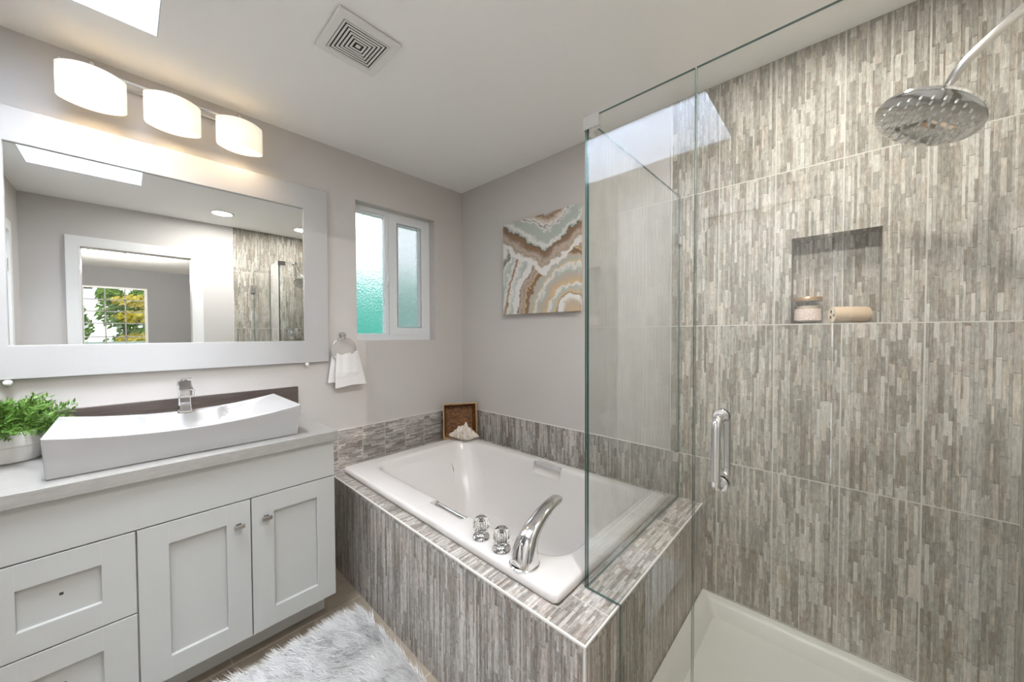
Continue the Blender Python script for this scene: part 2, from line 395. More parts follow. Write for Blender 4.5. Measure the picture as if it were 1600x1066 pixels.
def frames(pts):
    pts = [Vector(p) for p in pts]; T = []
    for i in range(len(pts)):
        a = pts[max(0, i - 1)]; b = pts[min(len(pts) - 1, i + 1)]; T.append((b - a).normalized())
    n = T[0].orthogonal().normalized(); out = []
    for i in range(len(pts)):
        n = (n - T[i] * n.dot(T[i])).normalized(); out.append((pts[i], n, T[i].cross(n)))
    return out
def tube(bm, pts, r, seg=16, closed=False, cap=True, sect=None, mi=0, normal=None):
    """sweep; r number or list, or (rx, ry) list; sect superellipse exponent"""
    fr = frames(pts); rings = []; N = len(fr)
    for i, (p, n, b) in enumerate(fr):
        if normal is not None:
            nn = Vector(normal); tt = n.cross(b); nn = (nn - tt * nn.dot(tt)).normalized(); n = nn; b = tt.cross(nn)
        rr = r[i] if isinstance(r, (list, tuple)) else r
        rx, ry = rr if isinstance(rr, (list, tuple)) else (rr, rr)
        ring = []
        for k in range(seg):
            a = 2 * PI * k / seg; c, s_ = math.cos(a), math.sin(a)
            if sect: c = math.copysign(abs(c) ** (2 / sect), c); s_ = math.copysign(abs(s_) ** (2 / sect), s_)
            ring.append(bm.verts.new(p + n * (c * rx) + b * (s_ * ry)))
        rings.append(ring)
    M_ = N if closed else N - 1
    for i in range(M_):
        A, B = rings[i], rings[(i + 1) % N]
        for k in range(seg):
            f = bm.faces.new((A[k], A[(k + 1) % seg], B[(k + 1) % seg], B[k])); f.material_index = mi
    if cap and not closed:
        for q in (rings[0][::-1], rings[-1]):
            f = bm.faces.new(q); f.material_index = mi
    return rings
def lathe(bm, prof, origin, axis=(0, 0, 1), seg=32, mi=0, ell=1.0):
    """prof: (radius, height) pairs along axis"""
    ax = Vector(axis).normalized(); n = ax.orthogonal().normalized(); b = ax.cross(n); o = Vector(origin); rings = []
    for r, h in prof:
        if r < 1e-6: rings.append([bm.verts.new(o + ax * h)])
        else: rings.append([bm.verts.new(o + ax * h + (n * math.cos(2 * PI * k / seg) + b * ell * math.sin(2 * PI * k / seg)) * r) for k in range(seg)])
    for A, B in zip(rings, rings[1:]):
        for k in range(seg):
            k2 = (k + 1) % seg
            if len(A) == 1 and len(B) == 1: continue
            if len(A) == 1: q = (A[0], B[k2], B[k])
            elif len(B) == 1: q = (A[k], A[k2], B[0])
            else: q = (A[k], A[k2], B[k2], B[k])
            f = bm.faces.new(q); f.material_index = mi
    return rings
def bez(pts, n=8, closed=False):
    """Catmull-Rom through pts"""
    P = [Vector(p) for p in pts]; out = []
    for i in range(len(P) - 1):
        a = P[i - 1] if i else P[0] * 2 - P[1]; b = P[i]; c = P[i + 1]; d = P[i + 2] if i + 2 < len(P) else P[-1] * 2 - P[-2]
        for k in range(n):
            s = k / n
            out.append(.5 * ((2 * b) + (c - a) * s + (2 * a - 5 * b + 4 * c - d) * s * s + (3 * b - a - 3 * c + d) * s ** 3))
    out.append(P[-1]); return out
def bend(pts, r, n=6):
    """polyline with rounded corners"""
    P = [Vector(p) for p in pts]; out = [P[0]]
    for i in range(1, len(P) - 1):
        a = (P[i - 1] - P[i]).normalized(); b = (P[i + 1] - P[i]).normalized()
        p0 = P[i] + a * r; p1 = P[i] + b * r
        for k in range(n + 1):
            s = k / n; out.append(p0 * (1 - s) ** 2 + P[i] * 2 * s * (1 - s) + p1 * s * s)
    out.append(P[-1]); return out

def struct(name, bm, mat, label=None, smooth=None):
    o = obj(name, bm, mat, smooth=smooth); o['kind'] = 'structure'
    if label: o['label'] = label; 
    return o
CH = 2.44; XR = 2.65; YF = -2.41

# ------------------------------------------------------------------ room shell
b = BM(); slab(b, 2, -.08, 0, -.14, 2.77, -4.2, .12); uvbox(b, swap=True); struct('floor', b, m_floor, 'taupe tiled bathroom floor')
b = BM(); slab(b, 2, CH, CH + .1, -.14, 2.77, -4.2, .12, [(.343, 1.77, -2.265, -1.735)]); struct('ceiling', b, m_ceil, 'pale textured ceiling with a skylight opening')
WIN = (-.848, -.26, 1.279, 2.164)
b = BM(); slab(b, 0, -.14, 0, -4.2, .0, 0, CH, [WIN]); struct('wall_left', b, m_wall, 'greige wall with mirror, vanity and window')
b = BM(); slab(b, 1, 0, .12, -.14, XR + .12, 0, CH, [(2.086, 2.349, 1.354, 1.704)]); struct('wall_back', b, m_wall, 'greige wall behind the tub and shower')
DO = (-2.108, -1.364, 0, 2.068)
b = BM(); slab(b, 0, XR, XR + .12, YF - .12, 0, 0, CH, [DO]); struct('wall_right', b, m_wall, 'greige wall with the doorway to the bedroom')
DC = (1.60, 2.21, 0, 2.05)
b = BM(); slab(b, 1, YF - .12, YF, 1.0, XR, 0, CH, [DC]); struct('wall_front', b, m_wall, 'greige wall behind the camera')
b = BM(); slab(b, 0, 1.0, 1.12, -4.1, YF - .12, 0, CH); struct('wall_alcove_side', b, m_wall, 'side wall of the toilet alcove')
b = BM(); slab(b, 1, -4.2, -4.1, 0, 1.12, 0, CH); struct('wall_alcove_end', b, m_wall, 'end wall of the toilet alcove')
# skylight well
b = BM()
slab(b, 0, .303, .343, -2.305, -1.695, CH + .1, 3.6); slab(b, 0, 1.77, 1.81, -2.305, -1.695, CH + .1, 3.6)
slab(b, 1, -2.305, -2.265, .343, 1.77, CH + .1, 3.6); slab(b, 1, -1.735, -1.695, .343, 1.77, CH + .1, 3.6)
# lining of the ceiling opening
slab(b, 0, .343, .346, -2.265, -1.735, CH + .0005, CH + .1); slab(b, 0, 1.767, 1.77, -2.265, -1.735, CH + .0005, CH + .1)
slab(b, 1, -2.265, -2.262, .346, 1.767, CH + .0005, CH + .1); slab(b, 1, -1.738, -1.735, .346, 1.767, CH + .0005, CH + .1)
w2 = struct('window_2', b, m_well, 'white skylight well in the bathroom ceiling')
b = BM(); box(b, .30, 1.813, -2.308, -1.692, 3.6, 3.62); obj('skylight_pane', b, emit('lit_skylight_dome', (.92, .96, 1), 2.2), w2)

# shower wall tile with niche
NI = (2.09, 2.345, 1.358, 1.70)
b = BM(); slab(b, 1, -.005, -.0002, 1.623, XR - .005, .0, CH - .001, [NI])
slab(b, 1, .086, .09, NI[0], NI[1], NI[2], NI[3])
slab(b, 0, NI[0] - .003, NI[0], -.004, .09, NI[2], NI[3]); slab(b, 0, NI[1], NI[1] + .003, -.004, .09, NI[2], NI[3])
slab(b, 2, NI[2] - .003, NI[2], NI[0] - .003, NI[1] + .003, -.004, .09); slab(b, 2, NI[3], NI[3] + .003, NI[0] - .003, NI[1] + .003, -.004, .09)
b.normal_update(); uvbox(b); tr = struct('trim_1', b, m_tile_shower, 'strip mosaic tile on the back shower wall with a niche')
b = BM()
box(b, 1.619, 1.623, -.007, 0, .7363, CH - .002, 0)
obj('tile_edge', b, m_edge, tr)
b = BM(); slab(b, 0, XR - .005, XR - .0002, -1.04, 0, 0, CH - .001); b.normal_update(); uvbox(b); tr = struct('trim_2', b, m_tile_right, 'strip mosaic tile on the side shower wall')
b = BM(); box(b, XR - .007, XR, -1.044, -1.04, 0, CH - .002); obj('tile_edge', b, m_edge, tr)
# low splash tile around the tub
b = BM(); slab(b, 0, .0002, .008, -1.054, -.0082, .5185, .735); b.normal_update(); uvbox(b, swap=True); tr = struct('trim_3', b, m_splash_left, 'low tile splash on the window wall')
b = BM(); box(b, .0, .0095, -1.054, 0, .735, .7385, .001); obj('tile_edge', b, m_edge, tr)
b = BM(); slab(b, 1, -.008, -.0002, .0082, 1.6228, .5185, .735); b.normal_update(); uvbox(b); tr = struct('trim_4', b, m_splash_back, 'low tile splash on the back wall')
b = BM(); box(b, .0095, 1.6228, -.0095, 0, .735, .7385, .001); obj('tile_edge', b, m_edge, tr)

# doorway casing to the bedroom
b = BM()
x0, x1 = XR - .016, XR - .0002
slab(b, 0, x0, x1, DO[0] - .068, DO[1] + .072, 0, DO[3] + .072, [(DO[0], DO[1], -1, DO[3])])
d1_ = struct('door_1', b, m_trim, 'white casing of the open bedroom doorway')
b = BM()
box(b, XR - .014, XR + .13, DO[0], DO[0] + .014, 0, DO[3] - .014, .002); box(b, XR - .014, XR + .13, DO[1] - .014, DO[1], 0, DO[3] - .014, .002)
box(b, XR - .014, XR + .13, DO[0], DO[1], DO[3] - .014, DO[3], .002)
obj('door_jamb', b, m_trim, d1_)
# closed door behind the camera
b = BM(); slab(b, 1, YF + .0002, YF + .016, DC[0] - .07, DC[1] + .07, 0, DC[3] + .07, [(DC[0], DC[1], -1, DC[3])])
d2_ = struct('door_2', b, m_trim, 'white casing and closed door behind the camera')
b = BM(); box(b, DC[0] + .006, DC[1] - .006, YF - .045, YF - .008, .012, DC[3] - .006, .003)
for (z0, z1) in ((.25, .95), (1.1, 1.92)):
    for (xa, xb) in ((DC[0] + .1, DC[0] + .28), (DC[0] + .33, DC[0] + .51)):
        box(b, xa, xb, YF - .012, YF - .003, z0, z1, .008)
obj('door_leaf', b, m_trim, d2_)
for hz in (.25, 1.0, 1.8):
    b = BM(); tube(b, [(DC[1] - .004, YF + .002, hz - .045), (DC[1] - .004, YF + .002, hz + .045)], .006, 10); box(b, DC[1] - .03, DC[1] + .0, YF - .009, YF - .006, hz - .045, hz + .045)
    obj('hinge', b, m_nickel, d2_)

# ------------------------------------------------------------------ bedroom seen through the mirror
BX = 7.6
b = BM(); slab(b, 2, -.08, 0, 2.77, BX + .12, -4.6, 1.6); struct('floor_bedroom', b, m_carpet, 'bedroom floor')
b = BM(); slab(b, 2, CH, CH + .1, 2.77, BX + .12, -4.6, 1.6); struct('ceiling_bedroom', b, m_ceil, 'bedroom ceiling')
BW = (-2.38, -1.55, .95, 2.10)
b = BM(); slab(b, 0, BX, BX + .12, -4.6, 1.6, 0, CH, [BW]); struct('wall_bedroom_far', b, m_bedwall, 'grey bedroom wall with a gridded window')
b = BM(); slab(b, 1, 1.5, 1.6, 2.77, BX, 0, CH); struct('wall_bedroom_side', b, m_bedwall, 'grey bedroom side wall')
b = BM(); slab(b, 1, -4.6, -4.5, 2.77, BX, 0, CH); struct('wall_bedroom_end', b, m_bedwall, 'grey bedroom end wall')
b = BM(); slab(b, 0, 2.65, 2.77, .12, 1.6, 0, CH); slab(b, 0, 2.65, 2.77, -4.6, YF - .12, 0, CH); struct('wall_bedroom_near', b, m_bedwall, 'grey bedroom wall beside the bathroom')
# bedroom window
b = BM(); slab(b, 0, BX + .03, BX + .08, BW[0], BW[1], BW[2], BW[3], [(BW[0] + .04, BW[1] - .04, BW[2] + .04, BW[3] - .035)])
w3 = struct('window_3', b, m_trim, 'white gridded bedroom window')
b = BM()
for k in (1, 2):
    yy = BW[0] + .04 + (BW[1] - BW[0] - .08) * k / 3; box(b, BX + .045, BX + .065, yy - .009, yy + .009, BW[2] + .04, BW[3] - .035)
for zz in (1.18, 1.43, 1.645, 1.86):
    box(b, BX + .045, BX + .065, BW[0] + .04, BW[1] - .04, zz - .009, zz + .009)
obj('window_bars', b, m_carcass, w3)
b = BM(); box(b, BX + .052, BX + .057, BW[0] + .035, BW[1] - .035, BW[2] + .035, BW[3] - .03); obj('pane', b, m_winglass, w3)
b = BM(); box(b, BX - .03, BX + .03, BW[0] - .05, BW[1] + .05, BW[2] - .03, BW[2], .004); obj('window_sill', b, m_trim, w3)

# ------------------------------------------------------------------ bathroom window
y0, y1, z0, z1 = WIN
b = BM(); fx0, fx1 = -.125, -.07
slab(b, 0, fx0, fx1, y0, y1, z0, z1, [(y0 + .03, y1 - .022, z0 + .035, z1 - .03)])
w1 = struct('window_1', b, m_vinyl, 'white vinyl slider window with obscured glass')
b = BM()
box(b, -.118, -.076, -.618, -.590, z0 + .035, z1 - .03, .003)                       # fixed meeting stile
box(b, -.118, -.082, y0 + .03, -.618, z1 - .045, z1 - .03, .002); box(b, -.118, -.082, y0 + .03, -.618, z0 + .035, z0 + .045, .002)
obj('fixed_sash', b, m_vinyl, w1)
b = BM(); slab(b, 0, -.112, -.066, -.590, y1 - .022, z0 + .035, z1 - .03, [(-.532, -.334, z0 + .085, z1 - .062)])
sash = obj('sliding_sash', b, m_vinyl, w1)
b = BM(); slab(b, 0, -.1, -.06, -.524, -.342, z0 + .093, z1 - .070, [(-.518, -.348, z0 + .099, z1 - .076)]); 
bmesh.ops.translate(b, verts=b.verts, vec=(-.008, 0, 0)); obj('glazing_bead', b, m_vinyl, sash)
b = BM(); slab(b, 0, -.1, -.096, y0 + .03, -.600, z0 + .035, z1 - .03); obj('left_pane', b, m_obsc, w1, label='teal-tinted obscured pane')
b = BM(); slab(b, 0, -.094, -.090, -.535, -.331, z0 + .082, z1 - .060); obj('right_pane', b, m_obsc, w1, label='greyer obscured pane')
b = BM(); slab(b, 0, -.1205, -.1195, -.60, y1 - .022, z0 + .035, z1 - .03); obj('insect_screen', b, m_screen, w1)
b = BM(); box(b, -.067, -.055, -.612, -.598, 1.655, 1.72, .003); box(b, -.058, -.047, -.609, -.601, 1.68, 1.74, .003); obj('window_latch', b, m_vinyl, w1)

# outdoors: teal fence, lawn, neighbour, trees
b = BM()
for k in range(26):
    yy = -3.2 + k * .2; box(b, -1.72, -1.70, yy, yy + .196, -.09, 2.02, .003)
o = obj('garden_fence', b, m_teal); tag(o, 'teal fence seen blurred through the obscured bathroom window', 'fence')
b = BM(); slab(b, 2, -.14, -.09, -9, -.14, -9, 12); slab(b, 2, -.14, -.09, BX + .12, 40, -16, 12); struct('floor_garden', b, m_ground, 'ground outside')
nh = empty('neighbour_house', (22, -8.2, -.09), 'grey neighbouring house with a low roof beyond the trees', 'house')
b = BM(); box(b, 20, 24, -12, -3.3, -.09, 3.2); obj('siding', b, m_house, nh)
b = BM()
vs = [b.verts.new(p) for p in ((19.6, -12.4, 3.2), (24.4, -12.4, 3.2), (24.4, -2.9, 3.2), (19.6, -2.9, 3.2), (22, -12.4, 4.1), (22, -2.9, 4.1))]
for q in ((0, 1, 2, 3), (0, 3, 5, 4), (1, 4, 5, 2), (0, 4, 1), (3, 2, 5)): b.faces.new([vs[i] for i in q])
obj('roof', b, m_roof, nh)
def leaf_cloud(bm, centres, n, size, seed, squash=1.0):
    r = random.Random(seed)
    for _ in range(n):
        cx, cy, cz, rad = r.choice(centres)
        d = Vector((r.gauss(0, 1), r.gauss(0, 1), r.gauss(0, 1))).normalized() * rad * (r.random() ** .33)
        p = Vector((cx, cy, cz)) + Vector((d.x, d.y, d.z * squash))
        a = Vector((r.gauss(0, 1), r.gauss(0, 1), r.gauss(0, 1))).normalized(); t_ = a.orthogonal().normalized()
        s = size * r.uniform(.6, 1.3)
        b_ = a.cross(t_)
        q = [p - t_ * s, p + b_ * s * .42, p + t_ * s, p - b_ * s * .42]
        bm.faces.new([bm.verts.new(x) for x in q])
def tree(name, base, h, clumps, n, mat, label, cat, seed, size=.07, extra=None, group=None):
    t_ = empty(name, base, label, cat, group)
    b = BM(); tube(b, bez([base, (base[0] + .05, base[1] + .04, base[2] + h * .5), (base[0], base[1] - .05, base[2] + h)], 5), [.11 - .006 * k for k in range(11)], 10); obj('trunk', b, m_bark, t_, smooth=60)
    b = BM(); leaf_cloud(b, clumps, n, size, seed); KEEP.append(1); obj('foliage', b, mat, t_)
    if extra:
        b = BM(); leaf_cloud(b, extra[0], extra[1], size, seed + 1, .35); KEEP.append(1); obj('blossom', b, m_yellow, t_, label='yellow flowering sprays')
    return t_
tree('garden_tree', (11.2, -3.1, -.09), 2.2, [(11.2, -3.35, 1.25, .55), (11.2, -2.85, 1.35, .5), (11.3, -3.1, .75, .65), (11.3, -2.8, 1.7, .3), (11.2, -3.3, .5, .5)], 3600, m_tree, 'leafy green tree on the left of the bedroom window', 'tree', 3)
tree('flowering_tree', (11.0, -1.85, -.09), 2.3, [(11.0, -1.9, 1.75, .45), (11.0, -1.45, 1.3, .55), (11.0, -2.1, 2.15, .22), (11.0, -1.55, 2.1, .25), (11.0, -1.75, .7, .6)], 4200, m_tree, 'green tree with bands of yellow flowers outside the bedroom', 'tree', 5,
     extra=([(10.6, -1.65, 2.0, .42), (10.6, -1.65, 1.62, .42), (10.6, -1.6, 1.05, .42)], 1100))
o = BM()
for k in range(40):
    yy = -5 + k * .16; box(o, 9.6, 9.62, yy, yy + .08, -.09, .98)
box(o, 9.58, 9.64, -5, 1.4, .98, 1.04); box(o, 9.58, 9.64, -5, 1.4, .80, .84)
tag(obj('picket_fence', o, m_lattice), 'pale slatted fence below the trees outside the bedroom', 'fence')
for lx, ly, llab in ((5.45, -2.0, 'lit round flush light on the bedroom ceiling'),):
    bl = empty('dome_ceiling_light', (lx, ly, CH), llab, 'ceiling light')
    b = BM(); lathe(b, [(0, -.001), (.185, -.001), (.185, -.02), (.17, -.024)], (lx, ly, CH), seg=40); obj('rim', b, m_trim, bl, 40)
    b = BM(); lathe(b, [(.172, -.02), (.165, -.045), (.13, -.075), (.07, -.093), (0, -.098)], (lx, ly, CH), seg=40); obj('glass_dome', b, m_lens, bl, 60)

# ------------------------------------------------------------------ tub surround
SUR = empty('tub_surround', (0.89, -.53, 0), 'strip-tiled tub deck boxed around the white bathtub', 'tub surround')
b = BM(); slab(b, 1, -1.054, -1.034, .001, 1.77, 0, .4995); b.normal_update(); uvbox(b); obj('front_apron', b, m_tile_deck, SUR)
b = BM(); slab(b, 0, 1.75, 1.77, -1.034, -.006, 0, .4995); b.normal_update(); uvbox(b); obj('end_apron', b, m_tile_end, SUR)
HX = (.16, 1.6, -.96, -.13)
b = BM(); slab(b, 2, .5, .518, .001, 1.64, -1.054, -.006, [HX]); b.normal_update(); uvbox(b)
obj('deck_top', b, m_tile_top, SUR)
b = BM(); slab(b, 2, .5, .5182, 1.6402, 1.77, -1.054, -.006); b.normal_update(); uvbox(b); obj('end_ledge', b, m_tile_ledge, SUR)
b = BM(); box(b, .0085, 1.7725, -1.0553, -1.0485, .5135, .5205, .0012); obj('front_edge_trim', b, m_edge, SUR)
b = BM(); box(b, 1.7665, 1.7718, -1.0485, -.006, .5135, .5205, .0012); obj('end_edge_trim', b, m_edge, SUR)
b = BM(); box(b, 1.766, 1.7718, -1.0553, -1.0485, .0, .5135, .0012); obj('corner_trim', b, m_edge, SUR)

# ------------------------------------------------------------------ bathtub
XS = [.48, .60, .72, .82, .855, .866, .872, .88, .95, 1.03, 1.087, 1.095, 1.101, 1.112, 1.15, 1.22, 1.30]
XSB = [.48, .60, .72, .82, .866, .876, .884, .892, .95, 1.03, 1.062, 1.070, 1.078, 1.086, 1.14, 1.22, 1.30]
YS = [-.68, -.6, -.5, -.4, -.34]
def rloop(x0, x1, y0, y1, rad, nc=8, nf=0, nb=0, tilt=None):
    """rounded rectangle: front side left to right, right side, back, left; nf / nb push the grab-bar notches outward"""
    L = []
    for x in XS:
        L.append((x, y0 - (nf if .868 < x < 1.099 else 0)))
    for k in range(nc + 1):
        a = -PI / 2 + PI / 2 * k / nc; L.append((x1 - rad + rad * math.cos(a), y0 + rad + rad * math.sin(a)))
    for y in YS: L.append((x1, y))
    for k in range(nc + 1):
        a = PI / 2 * k / nc; L.append((x1 - rad + rad * math.cos(a), y1 - rad + rad * math.sin(a)))
    for x in XSB[::-1]: L.append((x, y1 + (nb if .88 < x < 1.075 else 0)))
    for k in range(nc + 1):
        a = PI / 2 + PI / 2 * k / nc; L.append((x0 + rad + rad * math.cos(a), y1 - rad + rad * math.sin(a)))
    for y in YS[::-1]: L.append((x0, y))
    for k in range(nc + 1):
        a = PI + PI / 2 * k / nc; L.append((x0 + rad + rad * math.cos(a), y0 + rad + rad * math.sin(a)))
    return L
tub = empty('bathtub', (.88, -.55, .52), 'white built-in soaking bathtub set in the tiled deck', 'bathtub')
b = BM(); loops = []
def LP(z, *a, **k): loops.append([b.verts.new((x, y, z)) for x, y in rloop(*a, **k)])
LP(.5192, .128, 1.634, -.990, -.104, .02)
LP(.528, .122, 1.640, -.996, -.098, .022)
LP(.545, .124, 1.638, -.994, -.100, .022)
LP(.5515, .130, 1.632, -.988, -.106, .02)
LP(.5525, .140, 1.622, -.978, -.114, .02)
LP(.5535, .215, 1.575, -.888, -.150, .09, nf=.026, nb=.014)
LP(.5525, .226, 1.562, -.872, -.160, .10, nf=.038, nb=.022)
LP(.547, .234, 1.553, -.863, -.167, .105, nf=.045, nb=.03)
LP(.535, .240, 1.548, -.857, -.172, .11, nf=.052, nb=.036)
LP(.505, .250, 1.542, -.851, -.178, .115, nf=.052, nb=.036)
LP(.497, .254, 1.540, -.849, -.180, .118, nf=.044, nb=.03)
LP(.485, .262, 1.538, -.847, -.183, .12)
LP(.44, .29, 1.530, -.838, -.195, .13)
LP(.38, .335, 1.518, -.822, -.212, .14)
LP(.32, .375, 1.505, -.800, -.235, .14)
LP(.25, .42, 1.485, -.775, -.262, .13)
LP(.19, .445, 1.46, -.75, -.29, .12)
LP(.155, .465, 1.43, -.725, -.315, .11)
LP(.14, .475, 1.39, -.70, -.335, .08)
for A, B in zip(loops, loops[1:]):
    n = len(A)
    for k in range(n): b.faces.new((A[k], A[(k + 1) % n], B[(k + 1) % n], B[k]))
b.faces.new(loops[-1])
tb = obj('basin', b, m_acrylic, tub, 50)
for nm, yy, xa, xb in (('grab_bar', -.873, .868, 1.099), ('grab_bar', -.160, .880, 1.075)):
    b = BM(); tube(b, [(xa - .002, yy, .536), (xa + .012, yy, .536)], .012, 14); tube(b, [(xa, yy, .536), (xb, yy, .536)], .0085, 14); tube(b, [(xb - .012, yy, .536), (xb + .002, yy, .536)], .012, 14)
    obj(nm, b, m_chrome, tub, 40, label='chrome grab bar')
b = BM(); lathe(b, [(0, .142), (.033, .142), (.036, .141)], (1.3, -.52, 0), seg=24); lathe(b, [(0, .146), (.018, .146), (.022, .142)], (1.3, -.52, 0), seg=24); obj('drain', b, m_chrome, tub, 40)

# tub taps and spout
def tap(x, y, label):
    t_ = empty('tub_tap', (x, y, .5535), label, 'tap', 'clear knob taps on the tub rim')
    b = BM(); lathe(b, [(0, 0), (.031, 0), (.033, .003), (.031, .008), (.02, .012), (.014, .018), (.012, .035), (0, .037)], (x, y, .5535), seg=28); obj('escutcheon', b, m_chrome, t_, 40)
    b = BM(); prof = [(0, .022), (.014, .022), (.024, .026), (.0305, .038), (.0315, .052), (.029, .066), (.020, .077), (0, .079)]
    rings = lathe(b, prof, (x, y, .5535), seg=24)
    for ring in rings:
        if len(ring) > 1:
            for k, v in enumerate(ring):
                if k % 2: v.co = Vector((x, y, v.co.z)) + (v.co - Vector((x, y, v.co.z))) * .90
    obj('crystal_knob', b, m_crystal, t_, label='clear faceted knob')
    b = BM(); lathe(b, [(0, .037), (.009, .037), (.009, .062), (0, .063)], (x, y, .5535), seg=16); obj('spindle', b, m_chrome, t_, 40)
    b = BM(); lathe(b, [(0, .0792), (.011, .0792), (.010, .082), (0, .0825)], (x, y, .5535), seg=16); obj('cap', b, m_chrome, t_, 40)
tap(1.253, -.940, 'clear knob tap on the tub rim, nearer the window')
tap(1.363, -.942, 'clear knob tap on the tub rim, beside the chrome spout')
sp_ = empty('tub_spout', (1.475, -.937, .5535), 'tall curved chrome spout arching over the tub', 'tub spout')
b = BM()
path = [(1.472, -.945, .5535), (1.472, -.944, .575), (1.472, -.935, .610), (1.472, -.915, .640), (1.473, -.885, .665), (1.474, -.845, .687), (1.475, -.80, .703), (1.475, -.768, .708), (1.475, -.752, .707), (1.475, -.744, .705)]
pp = bez(path, 4)
rad = [(.047, .043), (.045, .041), (.039, .033), (.033, .026), (.029, .021), (.026, .018), (.024, .016), (.023, .014), (.018, .011), (.008, .005)]
rr = []
for i in range(len(pp)):
    s = i / 4; k = min(int(s), len(rad) - 2); f = s - k; rr.append((rad[k][0] * (1 - f) + rad[k + 1][0] * f, rad[k][1] * (1 - f) + rad[k + 1][1] * f))
tube(b, pp, rr, 28, sect=2.6, normal=(1, 0, 0)); obj('spout_body', b, m_chrome, sp_, 60)
b = BM(); lathe(b, [(0, 0), (.05, 0), (.051, .003), (.047, .006)], (1.472, -.945, .5535), seg=32); obj('base_ring', b, m_chrome, sp_, 40)
b = BM(); tube(b, bez([(1.472, -.984, .565), (1.472, -.982, .60), (1.472, -.965, .635)], 4), [(.022, .007), (.023, .008), (.022, .008), (.021, .007), (.019, .006), (.016, .005), (.012, .004), (.007, .003), (.003, .001)], 18, normal=(1, 0, 0)); obj('front_cheek', b, m_chrome, sp_, 60)

# ------------------------------------------------------------------ vanity
VY0, VY1 = -2.135, -1.205
van = empty('vanity_cabinet', (.28, -1.67, 0), 'white shaker vanity cabinet with two doors and drawers', 'cabinet')
b = BM(); slab(b, 0, .018, .534, VY0, VY1, .137, .845); obj('carcass', b, m_carcass, van)
for yy in (VY0, VY1):
    b = BM(); box(b, .02, .533, yy - .002, yy + .002, .137, .844); obj('side_panel', b, m_white, van)
b = BM(); box(b, .02, .425, VY0 + .01, VY1 - .005, 0, .14, .001); obj('toe_kick', b, m_white, van)
b = BM(); box(b, .5335, .555, VY0, VY1, .6835, .844, .0015); obj('false_front', b, m_white, van)
def shaker(name, ya, yb, za, zb, st=.0745):
    b = BM()
    slab(b, 0, .5395, .555, ya, yb, za, zb, [(ya + st, yb - st, za + st, zb - st)])
    slab(b, 0, .5345, .5415, ya, yb, za, zb)
    # fine joint lines where stiles meet rails
    o = obj(name, b, m_white, van)
    bv = o.modifiers.new('bevel', 'BEVEL'); bv.width = .0012; bv.segments = 2; bv.limit_method = 'ANGLE'
    for (yy) in (ya + st, yb - st):
        for (z_0, z_1) in ((za + .001, za + st), (zb - st, zb - .001)):
            b = BM(); box(b, .5546, .5553, yy - .0004, yy + .0004, z_0, z_1); obj('joint_line', b, plain_joint, o)
    return o
plain_joint = plain('stile_joint', (.45, .45, .44), .6)
def knob(parent, y, z):
    b = BM(); tube(b, [(.555, y, z), (.572, y, z)], .0045, 12)
    box(b, .556, .560, y - .008, y + .008, z - .008, z + .008, .0015); box(b, .571, .581, y - .0165, y + .0165, z - .0075, z + .0075, .002)
    vs = [v for v in b.verts]
    obj('knob', b, m_knob, parent)
dA = shaker('door', -1.5155, VY1, .137, .6795); knob(dA, -1.468, .592)
dB = shaker('door', -1.8235, -1.519, .137, .6795); knob(dB, -1.557, .592)
for za, zb in ((.411, .6795), (.137, .407)):
    dr = shaker('drawer', VY0, -1.8275, za, zb)
    b = BM(); box(b, .5405, .5423, -1.985, -1.977, (za + zb) / 2 + .002, (za + zb) / 2 + .010, .0005); obj('screw_hole', b, m_dark, dr)
b = BM(); box(b, .0, .576, VY0 - .012, -1.194, .8452, .886, .0015); ct = obj('countertop', b, m_quartz); tag(ct, 'light grey quartz countertop slab on the white vanity', 'countertop')
b = BM(); box(b, .0003, .02, VY0 - .012, -1.19, .8865, 1.031, .001); o = obj('backsplash_board', b, m_board); tag(o, 'dark brown backsplash board standing behind the white sink', 'backsplash')

# vessel sink: rectangular block with a dished top
sk = empty('vessel_sink', (.32, -1.67, .8865), 'long white rectangular vessel sink with a curved top edge', 'sink')
b = BM(); NX, NY = 40, 72
X0, X1, Y0, Y1 = .120, .537, -2.012, -1.330; YC = (Y0 + Y1) / 2; HL = (Y1 - Y0) / 2
def sm(e0, e1, x):
    t_ = min(1, max(0, (x - e0) / (e1 - e0))); return t_ * t_ * (3 - 2 * t_)
def rim(y): return .990 + .032 * ((y - YC) / HL) ** 2
def top(x, y):
    q = (y - YC) / HL; r = rim(y)
    fl = 1.018 - .068 * sm(1.0, .40, abs(q)) if True else 0
    # bowl at the centre
    bowl = .042 * sm(.42, .30, abs(q)) * sm(X0 + .055, X0 + .10, x) * sm(X1 - .014, X1 - .06, x)
    fl = min(fl, r) - bowl
    dback = sm(X0 + .012 + .045 * sm(.45, .3, abs(q)), X0 + .03 + .055 * sm(.45, .3, abs(q)), x); dfront = sm(X1 - .012, X1 - .028, x)
    dend = sm(1.0, .93, abs(q))
    k = min(dback, dfront) * dend
    return r * (1 - k) + fl * k
xs = [X0 + (X1 - X0) * i / NX for i in range(NX + 1)]
xs = sorted(set([round(x, 5) for x in xs] + [X0 + .008, X0 + .016, X0 + .022, X1 - .008, X1 - .014, X1 - .018, X1 - .022]))
ys = [Y0 + (Y1 - Y0) * j / NY for j in range(NY + 1)]
grid = [[b.verts.new((x, y, top(x, y))) for x in xs] for y in ys]
for j in range(len(ys) - 1):
    for i in range(len(xs) - 1): b.faces.new((grid[j][i], grid[j][i + 1], grid[j + 1][i + 1], grid[j + 1][i]))
